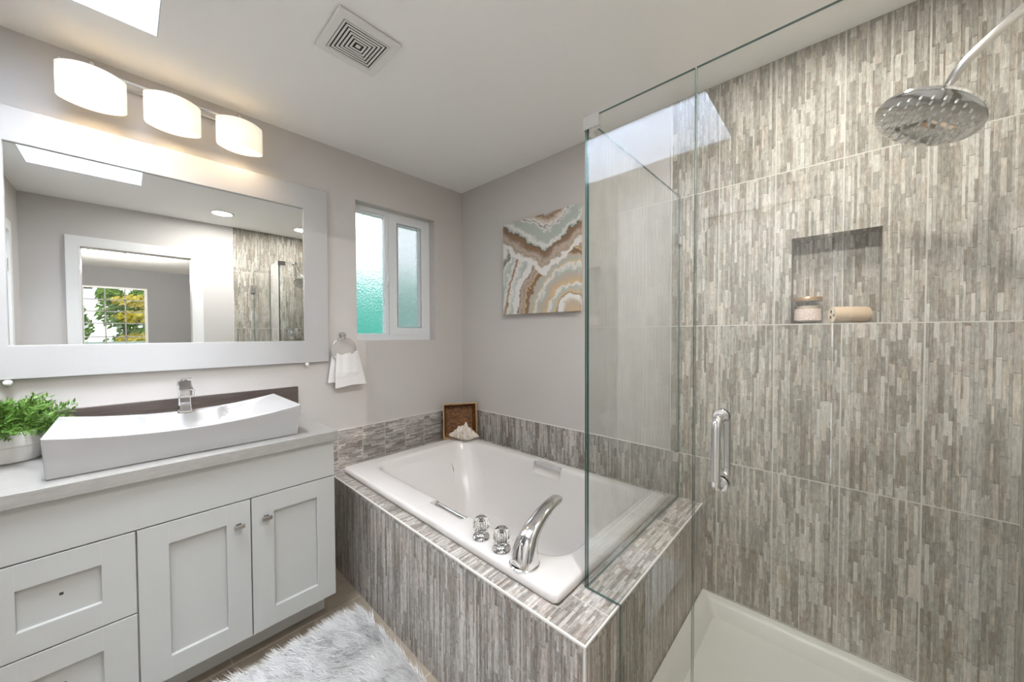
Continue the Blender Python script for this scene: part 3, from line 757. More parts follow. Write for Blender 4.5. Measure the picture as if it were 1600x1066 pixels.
per = [grid[0][i] for i in range(len(xs))] + [grid[j][-1] for j in range(1, len(ys))] + [grid[-1][i] for i in range(len(xs) - 2, -1, -1)] + [grid[j][0] for j in range(len(ys) - 2, 0, -1)]
def inset(v, f):
    return (max(X0, X0 + 0) + (v.co.x - X0) * (1 - f * .085) + 0, YC + (v.co.y - YC) * (1 - f * .012), .8865)
prev = per
for f in (.5, 1.0):
    cur = []
    for v0 in per:
        x, y, _z = inset(v0, f); cur.append(b.verts.new((x, y, v0.co.z * (1 - f) + .8868 * f)))
    n = len(prev)
    for k in range(n): b.faces.new((prev[k], prev[(k + 1) % n], cur[(k + 1) % n], cur[k]))
    prev = cur
b.faces.new(prev)
so = obj('basin', b, m_ceramic, sk, 38)
bv = so.modifiers.new('bevel', 'BEVEL'); bv.width = .004; bv.segments = 3; bv.limit_method = 'ANGLE'; bv.angle_limit = math.radians(50)
b = BM(); lathe(b, [(0, .002), (.02, .002), (.023, 0), (.023, -.004)], (.36, -1.67, top(.36, -1.67)), seg=24); obj('drain', b, m_chrome, sk, 40)

# waterfall faucet
fc = empty('sink_faucet', (.155, -1.67, .99), 'chrome waterfall faucet on the back rim of the vessel sink', 'faucet')
b = BM(); zt = .9895
prof = [(.026, .024, 0), (.0245, .0225, .006), (.0215, .020, .03), (.021, .019, .07), (.022, .020, .095), (.023, .021, .105)]
rings = []
for hx, hy, dz in prof:
    rings.append([b.verts.new((.155 + a * hx, -1.67 + c * hy, zt + dz)) for a, c in ((-1, -.8), (-.8, -1), (.8, -1), (1, -.8), (1, .8), (.8, 1), (-.8, 1), (-1, .8))])
for A, B in zip(rings, rings[1:]):
    for k in range(8): b.faces.new((A[k], A[(k + 1) % 8], B[(k + 1) % 8], B[k]))
b.faces.new(rings[0][::-1]); b.faces.new(rings[-1]); obj('column', b, m_chrome, fc)
b = BM()  # open trough spout
rot = Matrix.Rotation(math.radians(10), 3, 'Y')
pv = (.155, -1.67, zt + .10)
box(b, .132, .262, -1.692, -1.648, zt + .092, zt + .099, .002, rot=rot, piv=pv); box(b, .132, .255, -1.6935, -1.6875, zt + .092, zt + .122, .002, rot=rot, piv=pv); box(b, .132, .255, -1.6525, -1.6465, zt + .092, zt + .122, .002, rot=rot, piv=pv)
box(b, .131, .178, -1.692, -1.648, zt + .095, zt + .134, .003)
obj('trough_spout', b, m_chrome, fc)
b = BM(); box(b, .126, .205, -1.6915, -1.6485, zt + .138, zt + .146, .003, rot=Matrix.Rotation(math.radians(-6), 3, 'Y'), piv=(.155, -1.67, zt + .14)); tube(b, [(.152, -1.67, zt + .13), (.152, -1.67, zt + .14)], .014, 16)
obj('lever', b, m_chrome, fc)
b = BM(); tube(b, [(.165, -1.648, zt + .085), (.165, -1.636, zt + .085)], .007, 14); obj('side_button', b, m_chrome, fc, 40)

# ------------------------------------------------------------------ mirror
TL = .007
mr = empty('wall_mirror', (.004, -1.64, 1.162), 'large wall mirror in a wide flat white frame', 'mirror')
mr.rotation_euler = (0, TL, 0)
MY0, MY1, MZ0, MZ1 = -2.25, -1.03, 1.162, 2.148
IY0, IY1, IZ0, IZ1 = -2.125, -1.155, 1.286, 2.022
b = BM(); slab(b, 0, .006, .031, MY0, MY1, MZ0, MZ1, [(IY0, IY1, IZ0, IZ1)])
o = obj('frame', b, m_frame, mr); bv = o.modifiers.new('bevel', 'BEVEL'); bv.width = .002; bv.segments = 2; bv.limit_method = 'ANGLE'
b = BM(); v4 = [b.verts.new(p) for p in ((.0205, IY0 - .01, IZ0 - .01), (.0205, IY1 + .01, IZ0 - .01), (.0205, IY1 + .01, IZ1 + .01), (.0205, IY0 - .01, IZ1 + .01))]
v5 = [b.verts.new(v.co - Vector((.005, 0, 0))) for v in v4]
b.faces.new(v4); b.faces.new(v5[::-1])
for k in range(4): b.faces.new((v4[k], v5[k], v5[(k + 1) % 4], v4[(k + 1) % 4]))
obj('mirror_glass', b, m_mirror, mr)
for yy in (-2.13, -1.146):
    b = BM(); lathe(b, [(0, 0), (.006, 0), (.006, .022), (.011, .026), (.011, .034), (.008, .038), (0, .04)], (0.0, yy, 1.1505), axis=(1, 0, 0), seg=18)
    o = obj('mirror_peg', b, m_trim, None, 40); tag(o, 'small white round peg under the mirror frame, ' + ('near the potted plant' if yy < -2 else 'near the towel ring'), 'wall peg', 'pegs holding up the mirror')

# ------------------------------------------------------------------ vanity light
vl = empty('vanity_light', (.0, -1.68, 2.36), 'three-shade vanity light bar glowing above the mirror', 'wall light')
b = BM(); box(b, .0005, .022, -1.955, -1.40, 2.352, 2.385, .006)
obj('back_plate', b, m_nickel, vl)
b = BM(); tube(b, [(.062, -1.99, 2.366), (.062, -1.37, 2.366)], .0075, 12); obj('cross_bar', b, m_nickel, vl, 40)
for ly in (-1.907, -1.68, -1.448):
    b = BM()
    tube(b, [(.02, ly, 2.37), (.064, ly, 2.368)], .008, 12); tube(b, bend([(.062, ly, 2.366), (.115, ly, 2.372), (.115, ly, 2.335)], .02), .007, 12)
    lathe(b, [(0, .036), (.014, .034), (.02, .02), (.026, .0), (.024, -.006), (0, -.006)], (.115, ly, 2.315), seg=24)
    tube(b, [(.115, ly, 2.348), (.115, ly, 2.372)], .005, 10)
    obj('arm', b, m_nickel, vl, 40)
    b = BM(); UVL = b.loops.layers.uv.verify()
    n = 40; hw = .0905
    def plan(s):   # eye-shaped outline, s in 0..1 round the shade
        if s < .5: q = s * 2; y = -hw + 2 * hw * q; return (.116 + .058 * (1 - (2 * q - 1) ** 2) ** .8, y)
        q = (s - .5) * 2; y = hw - 2 * hw * q; return (.112 - .052 * (1 - (2 * q - 1) ** 2) ** .8, y)
    sh = []
    for zi, z in enumerate((2.333, 2.3315, 2.28, 2.212, 2.208)):
        kf = (.97, 1.0, 1.005, 1.0, .97)[zi]
        row = []
        for k in range(n * 2):
            x, y = plan(k / (n * 2)); row.append(b.verts.new((.114 + (x - .114) * kf, ly + y * kf, z)))
        sh.append(row)
    inner = []
    for zi, z in enumerate((2.2085, 2.33)):
        row = []
        for k in range(n * 2):
            x, y = plan(k / (n * 2)); row.append(b.verts.new((.114 + (x - .114) * .92, ly + y * .955, z)))
        sh.append(row)
    cap = [b.verts.new((v.co.x, v.co.y, 2.326)) for v in sh[-1]]  # closed top added to keep bulb light off the ceiling
    f = b.faces.new(cap); f.normal_update()
    for k in range(2 * n): b.faces.new((cap[k], cap[(k + 1) % (2 * n)], sh[-1][(k + 1) % (2 * n)], sh[-1][k]))
    sh.append(sh[0])
    for A, B in zip(sh, sh[1:]):
        for k in range(2 * n):
            f = b.faces.new((A[k], A[(k + 1) % (2 * n)], B[(k + 1) % (2 * n)], B[k]))
            for l in f.loops:
                kk = (k if l.vert in (A[k], B[k]) else k + 1); l[UVL].uv = (kk * .0055, l.vert.co.z)
    obj('glass_shade', b, m_shade, vl, 45)
    b = BM(); lathe(b, [(0, -.028), (.012, -.026), (.02, -.014), (.021, 0), (.014, .016), (.010, .026), (0, .03)], (.115, ly, 2.272), seg=20); obj('bulb', b, m_bulb, vl, 60)

# ------------------------------------------------------------------ ceiling fittings
ev = empty('exhaust_vent', (.867, -1.211, CH), 'square white exhaust fan grille on the ceiling', 'vent')
cx, cy, h = .867, -1.211, .1165
b = BM()
slab(b, 2, CH - .016, CH - .003, cx - h, cx + h, cy - h, cy + h, [(cx - .086, cx + .086, cy - .086, cy + .086)])
o = obj('frame', b, m_trim, ev); bv = o.modifiers.new('bevel', 'BEVEL'); bv.width = .003; bv.segments = 2; bv.limit_method = 'ANGLE'
b = BM(); box(b, cx - .0858, cx + .0858, cy - .0858, cy + .0858, CH - .0125, CH - .0005); obj('dark_backing', b, m_dark, ev)
b = BM()
k = .0845
while k > .012:
    slab(b, 2, CH - .0155, CH - .0135, cx - k, cx + k, cy - k, cy + k, [(cx - k + .0064, cx + k - .0064, cy - k + .0064, cy + k - .0064)]); k -= .0122
box(b, cx - .008, cx + .008, cy - .008, cy + .008, CH - .0155, CH - .0135)
obj('grille', b, m_trim, ev)
for dx_, dy_, dlab in ((2.13, -1.2, 'lit round recessed ceiling light seen in the mirror'), (2.2, -.5, 'unseen round ceiling light added to brighten the shower base')):  # second fitting is unseen, added to house the shower fill
    dl = empty('recessed_downlight', (dx_, dy_, CH), dlab, 'ceiling light', 'recessed ceiling lights')
    b = BM(); lathe(b, [(.075, -.0005), (.092, -.0005), (.092, -.006), (.078, -.008), (.075, -.0005)], (dx_, dy_, CH), seg=36); obj('trim_ring', b, m_trim, dl, 40)
    b = BM(); lathe(b, [(0, -.004), (.0765, -.004), (.0765, -.001), (0, -.001)], (dx_, dy_, CH), seg=36); obj('lens', b, m_lens, dl, 40)

# ------------------------------------------------------------------ towel ring and hand towel
trg = empty('towel_ring', (0, -.946, 1.312), 'chrome towel ring mounted between mirror and window', 'towel ring')
b = BM(); box(b, .0003, .012, -.966, -.926, 1.294, 1.334, .003); box(b, .011, .045, -.958, -.934, 1.303, 1.326, .003); box(b, .028, .05, -.954, -.938, 1.286, 1.306, .003)
obj('mount', b, m_chrome, trg)
b = BM(); rc = Vector((.040, -.946, 1.226)); tube(b, [rc + Vector((0, math.sin(a) * .072, math.cos(a) * .072)) for a in [2 * PI * k / 40 for k in range(40)]], .0038, 10, closed=True); obj('ring', b, m_chrome, trg, 40)
def towel(bm, fy, z_top, z_bot, x, w_top, w_bot, thick=.012, seed=1, wob=.006, shift=0., nu=26, nv=26, scal=None):
    """hanging cloth panel in the plane x with soft folds; closed sheet"""
    F = []; Bk = []
    for j in range(nv + 1):
        s = j / nv; z = z_top + (z_bot - z_top) * s; w = w_top + (w_bot - w_top) * (s ** .8)
        rf, rb = [], []
        for i in range(nu + 1):
            u = i / nu * 2 - 1; y = fy + shift * s + u * w / 2
            fold = math.sin(u * 3.4 + seed) * wob * (1 - .45 * s) + math.sin(u * 9 + seed * 2 + s * 2) * wob * .22
            zz = z
            if scal: zz += scal(u, s)
            th = thick * (1 - abs(u) ** 6) * .5 + .0015
            rf.append(bm.verts.new((x + fold + th, y, zz))); rb.append(bm.verts.new((x + fold - th, y, zz)))
        F.append(rf); Bk.append(rb)
    for j in range(nv):
        for i in range(nu):
            bm.faces.new((F[j][i], F[j + 1][i], F[j + 1][i + 1], F[j][i + 1])); bm.faces.new((Bk[j][i], Bk[j][i + 1], Bk[j + 1][i + 1], Bk[j + 1][i]))
        bm.faces.new((F[j][0], Bk[j][0], Bk[j + 1][0], F[j + 1][0])); bm.faces.new((F[j][nu], F[j + 1][nu], Bk[j + 1][nu], Bk[j][nu]))
    for i in range(nu):
        bm.faces.new((F[0][i], F[0][i + 1], Bk[0][i + 1], Bk[0][i])); bm.faces.new((F[nv][i], Bk[nv][i], Bk[nv][i + 1], F[nv][i + 1]))
ht = empty('hand_towel', (.04, -.93, 1.16), 'small white hand towel folded through the towel ring', 'towel')
def topc(u, s):
    # three soft humps along the gathered top, following the ring lower arc
    return (1 - s) ** 3 * (.005 * math.cos(u * 6.5 + .6) + .012 * (u * .45 + u * u * .55))
def botc(u, s): return s ** 4 * (.006 * u + .004 * math.cos(u * 3)) + topc(u, s)
b = BM(); towel(b, -.932, 1.205, 1.012, .062, .130, .188, .020, 1.3, .005, .018, scal=botc); 
obj('front_fold', b, m_terry, ht, 70)
b = BM(); towel(b, -.955, 1.195, 1.035, .026, .110, .15, .014, 2.3, .003, -.006, scal=topc); obj('back_fold', b, m_terry, ht, 70)
b = BM(); towel(b, -.928, 1.092, 1.070, .0635, .159, .166, .0225, 1.3, .005, .0, nv=6); obj('woven_band', b, plain('towel_band', (.78, .765, .75), .9, bump=(400, .6, .002)), ht, 70)
b = BM(); tube(b, bez([(.040, -.992, 1.188), (.040, -.972, 1.168), (.040, -.946, 1.160), (.040, -.915, 1.168), (.040, -.895, 1.192)], 5), [(.021, .017)] * 21, 16, normal=(1, 0, 0)); obj('gathered_top', b, m_terry, ht, 70)

# ------------------------------------------------------------------ canvas
b = BM(); UVL = b.loops.layers.uv.verify()
ax0, ax1, az0, az1, ayf = .498, 1.112, 1.452, 2.076, -.038
box(b, ax0, ax1, ayf, -.0005, az0, az1, .0)
for f in b.faces:
    f.normal_update()
    for l in f.loops:
        c = l.vert.co; l[UVL].uv = ((c.x - ax0) / (ax1 - ax0) + (0 if abs(f.normal.x) < .5 else (c.y - ayf) * 1.6), (c.z - az0) / (az1 - az0) + (0 if abs(f.normal.z) < .5 else (c.y - ayf) * 1.6))
o = obj('canvas_painting', b, m_art); tag(o, 'square abstract agate canvas in teal, white and brown on the back wall', 'painting')
bv = o.modifiers.new('bevel', 'BEVEL'); bv.width = .003; bv.segments = 2

# ------------------------------------------------------------------ shower enclosure
GX, GY, GT = 1.66, -.8625, 1.98
def glass_sheet(bm, poly_pts, axis, a0, a1):
    """extruded polygon; broad faces slot 0, narrow edges slot 1"""
    A = []; B = []
    for p, q in poly_pts:
        co0 = [0, 0, 0]; co1 = [0, 0, 0]; rest = [k for k in range(3) if k != axis]
        co0[axis] = a0; co1[axis] = a1
        for c_ in (co0, co1): c_[rest[0]] = p; c_[rest[1]] = q
        A.append(bm.verts.new(co0)); B.append(bm.verts.new(co1))
    bm.faces.new(A); bm.faces.new(B[::-1])
    for k in range(len(A)):
        f = bm.faces.new((A[k], B[k], B[(k + 1) % len(A)], A[(k + 1) % len(A)])); f.material_index = 1
sp1 = empty('side_glass_panel', (GX, -.43, .5205), 'fixed clear glass panel standing on the tub deck along its end', 'glass panel')
b = BM(); glass_sheet(b, [(GY + .006, .5205), (-.008, .5205), (-.008, GT), (GY + .006, GT)], 0, GX - .004, GX + .004); obj('pane', b, [m_glass, m_gedge], sp1)
for z in (1.77, .725):
    b = BM(); box(b, GX - .012, GX + .012, -.052, -.008, z - .024, z + .024, .002); obj('wall_clamp', b, m_chrome, sp1)
fp = empty('front_glass_panel', (1.8, GY, .15), 'fixed notched glass panel beside the shower door', 'glass panel')
b = BM(); glass_sheet(b, [(GX - .004, .5205), (1.7745, .5205), (1.7745, .152), (1.968, .152), (1.968, GT), (GX - .004, GT)], 1, GY - .004, GY + .004); obj('pane', b, [m_glass, m_gedge], fp)
b = BM(); box(b, GX - .008, GX + .046, GY - .010, GY + .010, GT - .038, GT + .003, .0015); box(b, GX - .010, GX + .010, GY + .010, GY + .05, GT - .038, GT + .003, .0015); obj('corner_clamp', b, m_chrome, fp)
sd = empty('shower_door', (2.3, GY, .16), 'hinged clear glass shower door with a chrome pull handle', 'shower door')
b = BM(); glass_sheet(b, [(1.972, .162), (2.632, .162), (2.632, GT), (1.972, GT)], 1, GY - .004, GY + .004); obj('pane', b, [m_glass, m_gedge], sd)
hx = 2.032
pull = BM()
for sg in (-1, 1):
    tube(pull, bend([(hx, GY + sg * .006, 1.122), (hx, GY + sg * .052, 1.122), (hx, GY + sg * .052, .958), (hx, GY + sg * .006, .958)], .026, 8), .0098, 16)
    for z in (1.122, .958): lathe(pull, [(0, 0), (.0165, 0), (.0175, .003), (.015, .007), (0, .007)], (hx, GY + sg * .005, z), axis=(0, sg, 0), seg=24)
obj('pull_handle', pull, m_chrome, sd, 40)
for z in (1.79, .38):
    b = BM(); box(b, 2.578, 2.636, GY - .012, GY + .012, z - .045, z + .045, .002); box(b, 2.6345, 2.6445, GY - .028, GY + .028, z - .045, z + .045, .002); obj('hinge', b, m_chrome, sd)

# shower head on its arm
sh = empty('rain_shower', (2.645, -.45, 2.15), 'round chrome rain shower head on a slanting wall arm', 'shower head')
hc = Vector((2.395, -.43, 1.868)); hn = Vector((-.52, -.30, -1)).normalized()   # facing down and outwards
joint = hc - hn * .075
b = BM(); lathe(b, [(0, .004), (.098, .004), (.1055, .0), (.1055, -.006), (.098, -.011), (.06, -.020), (.03, -.030), (.018, -.045), (0, -.045)], hc, axis=hn, seg=56); obj('head_disc', b, m_chrome, sh, 35)
b = BM(); na = hn.orthogonal().normalized(); nb_ = hn.cross(na)
for ring, cnt in ((.012, 4), (.030, 8), (.048, 14), (.066, 18), (.084, 24)):
    for k in range(cnt):
        a = 2 * PI * k / cnt + ring * 9
        p = hc + na * math.cos(a) * ring + nb_ * math.sin(a) * ring
        lathe(b, [(.0030, .003), (.0028, .009), (.0016, .0115), (0, .0115)], p, axis=hn, seg=8)
nz_ = obj('nozzles', b, plain('clear_rubber_nozzle', (.75, .76, .74), .3), sh, 60, label='rubber spray nozzles'); nz_['kind'] = 'stuff'
b = BM(); lathe(b, [(0, -.018), (.012, -.016), (.018, -.006), (.0185, .004), (.013, .016), (0, .018)], hc - hn * .055, axis=hn, seg=24)
lathe(b, [(.011, -.01), (.015, 0), (.0155, .018), (.012, .022)], hc - hn * .078, axis=(Vector((2.645, -.45, 2.155)) - hc).normalized(), seg=24)
obj('swivel_joint', b, m_chrome, sh, 60)
b = BM(); tube(b, bez([hc - hn * .075, Vector((2.46, -.437, 1.985)), Vector((2.56, -.445, 2.072)), Vector((2.645, -.45, 2.125))], 8), .0105, 18); obj('arm', b, m_nickel, sh, 60)
b = BM(); lathe(b, [(0, 0), (.03, 0), (.03, .004), (.018, .012), (0, .012)], (2.645, -.45, 2.125), axis=(-1, 0, 0), seg=28); obj('flange', b, m_chrome, sh, 40)
sv = empty('shower_valve', (2.645, -.46, 1.29), 'chrome shower valve with lever on the side shower wall', 'shower valve')
b = BM(); lathe(b, [(0, 0), (.075, 0), (.075, .004), (.06, .01), (.03, .014), (.028, .04), (0, .042)], (2.645, -.46, 1.29), axis=(-1, 0, 0), seg=36); obj('escutcheon', b, m_chrome, sv, 40)
b = BM(); tube(b, [(2.598, -.46, 1.29), (2.594, -.40, 1.31)], [.012, .007], 14); lathe(b, [(0, 0), (.02, 0), (.02, .02), (0, .022)], (2.605, -.46, 1.29), axis=(-1, 0, 0), seg=20); obj('lever', b, m_chrome, sv, 40)

# shower pan
spn = empty('shower_pan', (2.2, -.43, 0), 'cream shower base with a raised rim on the shower floor', 'shower pan')
b = BM(); PX0, PX1, PY0, PY1 = 1.7705, XR - .0052, -.90, -.0055
def rr4(x0, x1, y0, y1, z): return [b.verts.new(p) for p in ((x0, y0, z), (x1, y0, z), (x1, y1, z), (x0, y1, z))]
def rr_(x0, x1, y0, y1, z, rad, nc=5):
    L = []
    for (cx_, cy_, a0) in ((x1 - rad, y0 + rad, -PI / 2), (x1 - rad, y1 - rad, 0), (x0 + rad, y1 - rad, PI / 2), (x0 + rad, y0 + rad, PI)):
        for k in range(nc + 1):
            a = a0 + PI / 2 * k / nc; L.append(b.verts.new((cx_ + rad * math.cos(a), cy_ + rad * math.sin(a), z)))
    return L
Ls = [rr_(PX0, PX1, PY0, PY1, 0, .001), rr_(PX0, PX1, PY0, PY1, .108, .001), rr_(PX0 + .003, PX1 - .003, PY0 + .006, PY1 - .003, .114, .002), rr_(PX0 + .028, PX1 - .028, PY0 + .085, PY1 - .028, .110, .012),
      rr_(PX0 + .04, PX1 - .04, PY0 + .10, PY1 - .04, .098, .02), rr_(PX0 + .065, PX1 - .06, PY0 + .125, PY1 - .065, .052, .03), rr_(PX0 + .09, PX1 - .085, PY0 + .15, PY1 - .09, .043, .035), rr_(2.15, 2.27, -.5, -.38, .034, .05)]
for A, B in zip(Ls, Ls[1:]):
    n = len(A)
    for k in range(n): b.faces.new((A[k], A[(k + 1) % n], B[(k + 1) % n], B[k]))
b.faces.new(Ls[-1]); b.faces.new(Ls[0][::-1])
obj('base', b, m_pan, spn, 35)
b = BM(); box(b, 1.7705, XR - .0055, GY - .012, GY + .012, .1145, .15, .003); obj('threshold_rail', b, m_nickel, spn)

# jar and loofah in the niche
JX, JY, JZ = 2.140, .035, NI[2]
jr = empty('candle_jar', (JX, JY, JZ), 'small glass jar with a pink label and copper lid in the niche', 'jar')
b = BM(); lathe(b, [(0, .0005), (.040, .0005), (.043, .004), (.043, .072), (.040, .078), (.040, .088), (.037, .088), (.037, .006), (0, .006)], (JX, JY, JZ), seg=36); obj('jar_glass', b, m_jar, jr, 50)
b = BM(); lathe(b, [(0, .0065), (.0365, .0065), (.0365, .070), (0, .070)], (JX, JY, JZ), seg=32); obj('contents', b, m_wax, jr, 50, label='cream-pink contents')
b = BM(); UVL = b.loops.layers.uv.verify(); rg = []
for z in (.012, .058): rg.append([b.verts.new((JX + .0437 * math.cos(a), JY + .0437 * math.sin(a), JZ + z)) for a in [PI + PI * .1 + PI * .9 * k / 24 for k in range(25)]])
for k in range(24):
    f = b.faces.new((rg[0][k], rg[0][k + 1], rg[1][k + 1], rg[1][k]))
    for l, (uu, vv) in zip(f.loops, ((k, 0), (k + 1, 0), (k + 1, 1), (k, 1))): l[UVL].uv = (uu * .06, vv * .6)
KEEP.append(1); obj('label', b, m_label, jr, 60, label='red and cream paper label')
b = BM(); lathe(b, [(.0395, .0885), (.0455, .0885), (.0462, .091), (.0462, .102), (.044, .105), (0, .106)], (JX, JY, JZ), seg=36); obj('lid', b, m_copper, jr, 50, label='copper-brown lid')
ls_ = empty('loofah', (2.26, .02, NI[2] + .031), 'cylindrical tan loofah lying beside the jar in the niche', 'loofah')
b = BM(); a0 = Vector((2.214, -.002, NI[2] + .031)); a1 = Vector((2.312, .045, NI[2] + .030)); dd = (a1 - a0).normalized(); Lr = (a1 - a0).length
rings = lathe(b, [(.029, 0)] + [(.0305 + .0008 * math.sin(k * 2.1), Lr * k / 10) for k in range(1, 10)] + [(.028, Lr), (0, Lr + .002)], a0, axis=dd, seg=26)
obj('body', b, m_loofah, ls_, 60)
b = BM(); lathe(b, [(0, -.0005), (.029, 0)], a0, axis=dd, seg=26); obj('cut_end', b, m_loofah_end, ls_, 30)
b = BM(); n1 = dd.orthogonal().normalized(); n2 = dd.cross(n1)
for k in range(3):
    a = 2 * PI * k / 3 + .5; c = a0 + n1 * math.cos(a) * .0125 + n2 * math.sin(a) * .0125
    lathe(b, [(0, -.0012), (.0055, -.0012), (.0058, 0)], c, axis=dd, seg=12)
obj('end_hole', b, plain('loofah_hole', (.16, .09, .05), .9), ls_, 30)

# ------------------------------------------------------------------ basket and shell on the tub corner
p0 = Vector((.112, -.270, .554)); p1 = Vector((.238, -.062, .554))
ex = (p1 - p0).normalized(); en = Vector((-ex.y, ex.x, 0)); ez = Vector((0, 0, 1)); w_ = (p1 - p0).length
tl_ = .10   # leans back a little
ezt = (ez * math.cos(tl_) + en * math.sin(tl_)).normalized(); ent = ex.cross(ezt) * -1
if ent.dot(en) < 0: ent = -ent
def BP(u, v, d): return p0 + ex * u + ezt * v + ent * d
bk = empty('wicker_basket', (p0 + p1) / 2 + en * .02, 'square brown wicker basket propped on its side in the tub corner', 'basket')
H_ = .245; dp = .06; sl = .018
def qbox(bm, u0, u1, v0, v1, d0, d1, s=0, swap=False):
    """box whose far side (d1) is shrunk by s"""
    c = [(u0, v0, d0), (u1, v0, d0), (u1, v1, d0), (u0, v1, d0), (u0 + s, v0 + s, d1), (u1 - s, v0 + s, d1), (u1 - s, v1 - s, d1), (u0 + s, v1 - s, d1)]
    v = [bm.verts.new(BP(*q)) for q in c]; U = bm.loops.layers.uv.verify()
    for q in ((0, 1, 2, 3), (4, 7, 6, 5), (0, 4, 5, 1), (1, 5, 6, 2), (2, 6, 7, 3), (3, 7, 4, 0)):
        f = bm.faces.new([v[i] for i in q])
        for l, i in zip(f.loops, q):
            a = c[i]; l[U].uv = (a[0] + a[2], a[1] + a[2] * .01) if q[0] == 0 and q[1] == 1 or q == (4, 7, 6, 5) else (a[2] + a[0] * .0, a[1] + a[0])
b = BM()
qbox(b, .012, w_ - .012, .012, H_ - .012, dp - .005, dp)
for (u0, u1, v0, v1) in ((0, .006, 0, H_), (w_ - .006, w_, 0, H_), (.006, w_ - .006, 0, .006), (.006, w_ - .006, H_ - .006, H_)):
    c = []
    for d, s in ((0, 0), (dp, 1)):
        su = sl * s * (1 if u0 < w_ / 2 and u1 < w_ / 2 else (-1 if u0 > w_ / 2 else 0)); sv = sl * s * (1 if v1 < H_ / 2 else (-1 if v0 > H_ / 2 else 0))
        full_u = su == 0; full_v = sv == 0
        for (uu, vv) in ((u0, v0), (u1, v0), (u1, v1), (u0, v1)):
            uu2 = uu + su if not full_u else (uu + sl * s if uu < w_ / 2 else uu - sl * s)
            vv2 = vv + sv if not full_v else (vv + sl * s if vv < H_ / 2 else vv - sl * s)
            c.append((uu2, vv2, d))
    v = [b.verts.new(BP(*q)) for q in c]; U = b.loops.layers.uv.verify()
    for q in ((0, 1, 2, 3), (4, 7, 6, 5), (0, 4, 5, 1), (1, 5, 6, 2), (2, 6, 7, 3), (3, 7, 4, 0)):
        f = b.faces.new([v[i] for i in q])
        for l, i in zip(f.loops, q): l[U].uv = (c[i][2] + c[i][0], c[i][1] + c[i][0] * .3)
obj('woven_body', b, m_wicker, bk)
b = BM()
for A, B in (((0, 0), (w_, 0)), ((w_, 0), (w_, H_)), ((w_, H_), (0, H_)), ((0, H_), (0, 0))):
    tube(b, [BP(A[0], A[1] + .003 * 0, -.002), BP(B[0], B[1], -.002)], .0052, 10)
obj('rim', b, m_rattan, bk, 50, label='lighter rattan rim')
# conch shell: spindle lying on its side, helical ridges and a row of pointed knobs
b = BM(); NU, NA = 84, 64
ua = Vector((.735, .678, 0)).normalized(); ub = Vector((.678, -.735, 0)).normalized(); uc = Vector((0, 0, 1))
oo = Vector((.252, -.196, .60))
pr = [(-.108, .008), (-.098, .015), (-.08, .021), (-.06, .030), (-.038, .046), (-.01, .056), (.02, .056), (.045, .048), (.062, .036), (.08, .022), (.096, .013), (.108, .004)]
def prr(x):
    for (a0, r0), (a1, r1) in zip(pr, pr[1:]):
        if a0 <= x <= a1: t_ = (x - a0) / (a1 - a0); t_ = t_ * t_ * (3 - 2 * t_); return r0 + (r1 - r0) * t_
    return .004
knobs = [(.014, 1.50, .046, .011), (-.012, 1.35, .020, .010), (-.038, 1.62, .020, .010), (-.060, 1.4, .012, .009), (.040, 1.2, .014, .008), (.0, .5, .018, .011), (-.03, .45, .014, .010), (.03, .35, .012, .010), (.01, 2.4, .02, .01), (-.03, 2.5, .014, .01)]
sg = []
for i in range(NU + 1):
    x = -.108 + .216 * i / NU; r0 = prr(x); ring = []
    for k in range(NA):
        a = 2 * PI * k / NA; r_ = r0 * (1 + .055 * math.sin(a + x * 260) + .02 * math.sin(a * 13))
        for kx, ka, kh, kw in knobs:
            da = (a - ka + PI) % (2 * PI) - PI; q = ((x - kx) ** 2 + (da * r0) ** 2) ** .5; r_ += kh * max(0, 1 - q / (kw * 1.8)) ** 1.4
        # flared lip near the base, facing the room
        r_ += .012 * math.exp(-((x - .03) / .035) ** 2) * max(0, math.cos(a + .35)) ** 3
        zz = math.sin(a) * r_ * (1.0 if math.sin(a) > 0 else .72)
        ring.append(b.verts.new(oo + ua * x + ub * (math.cos(a) * r_ * .9) + uc * (zz + .0 - .22 * max(0, x - .03) - .10 * max(0, -x - .04))))
    sg.append(ring)
for A, B in zip(sg, sg[1:]):
    for k in range(NA): b.faces.new((A[k], A[(k + 1) % NA], B[(k + 1) % NA], B[k]))
b.faces.new(sg[0][::-1]); b.faces.new(sg[-1])
mz = min(v.co.z for v in b.verts)
bmesh.ops.translate(b, verts=b.verts, vec=(0, 0, .5545 - mz))
o = obj('conch_shell', b, m_shell, None, 60); tag(o, 'large cream spiny seashell on the tub rim in front of the basket', 'seashell')

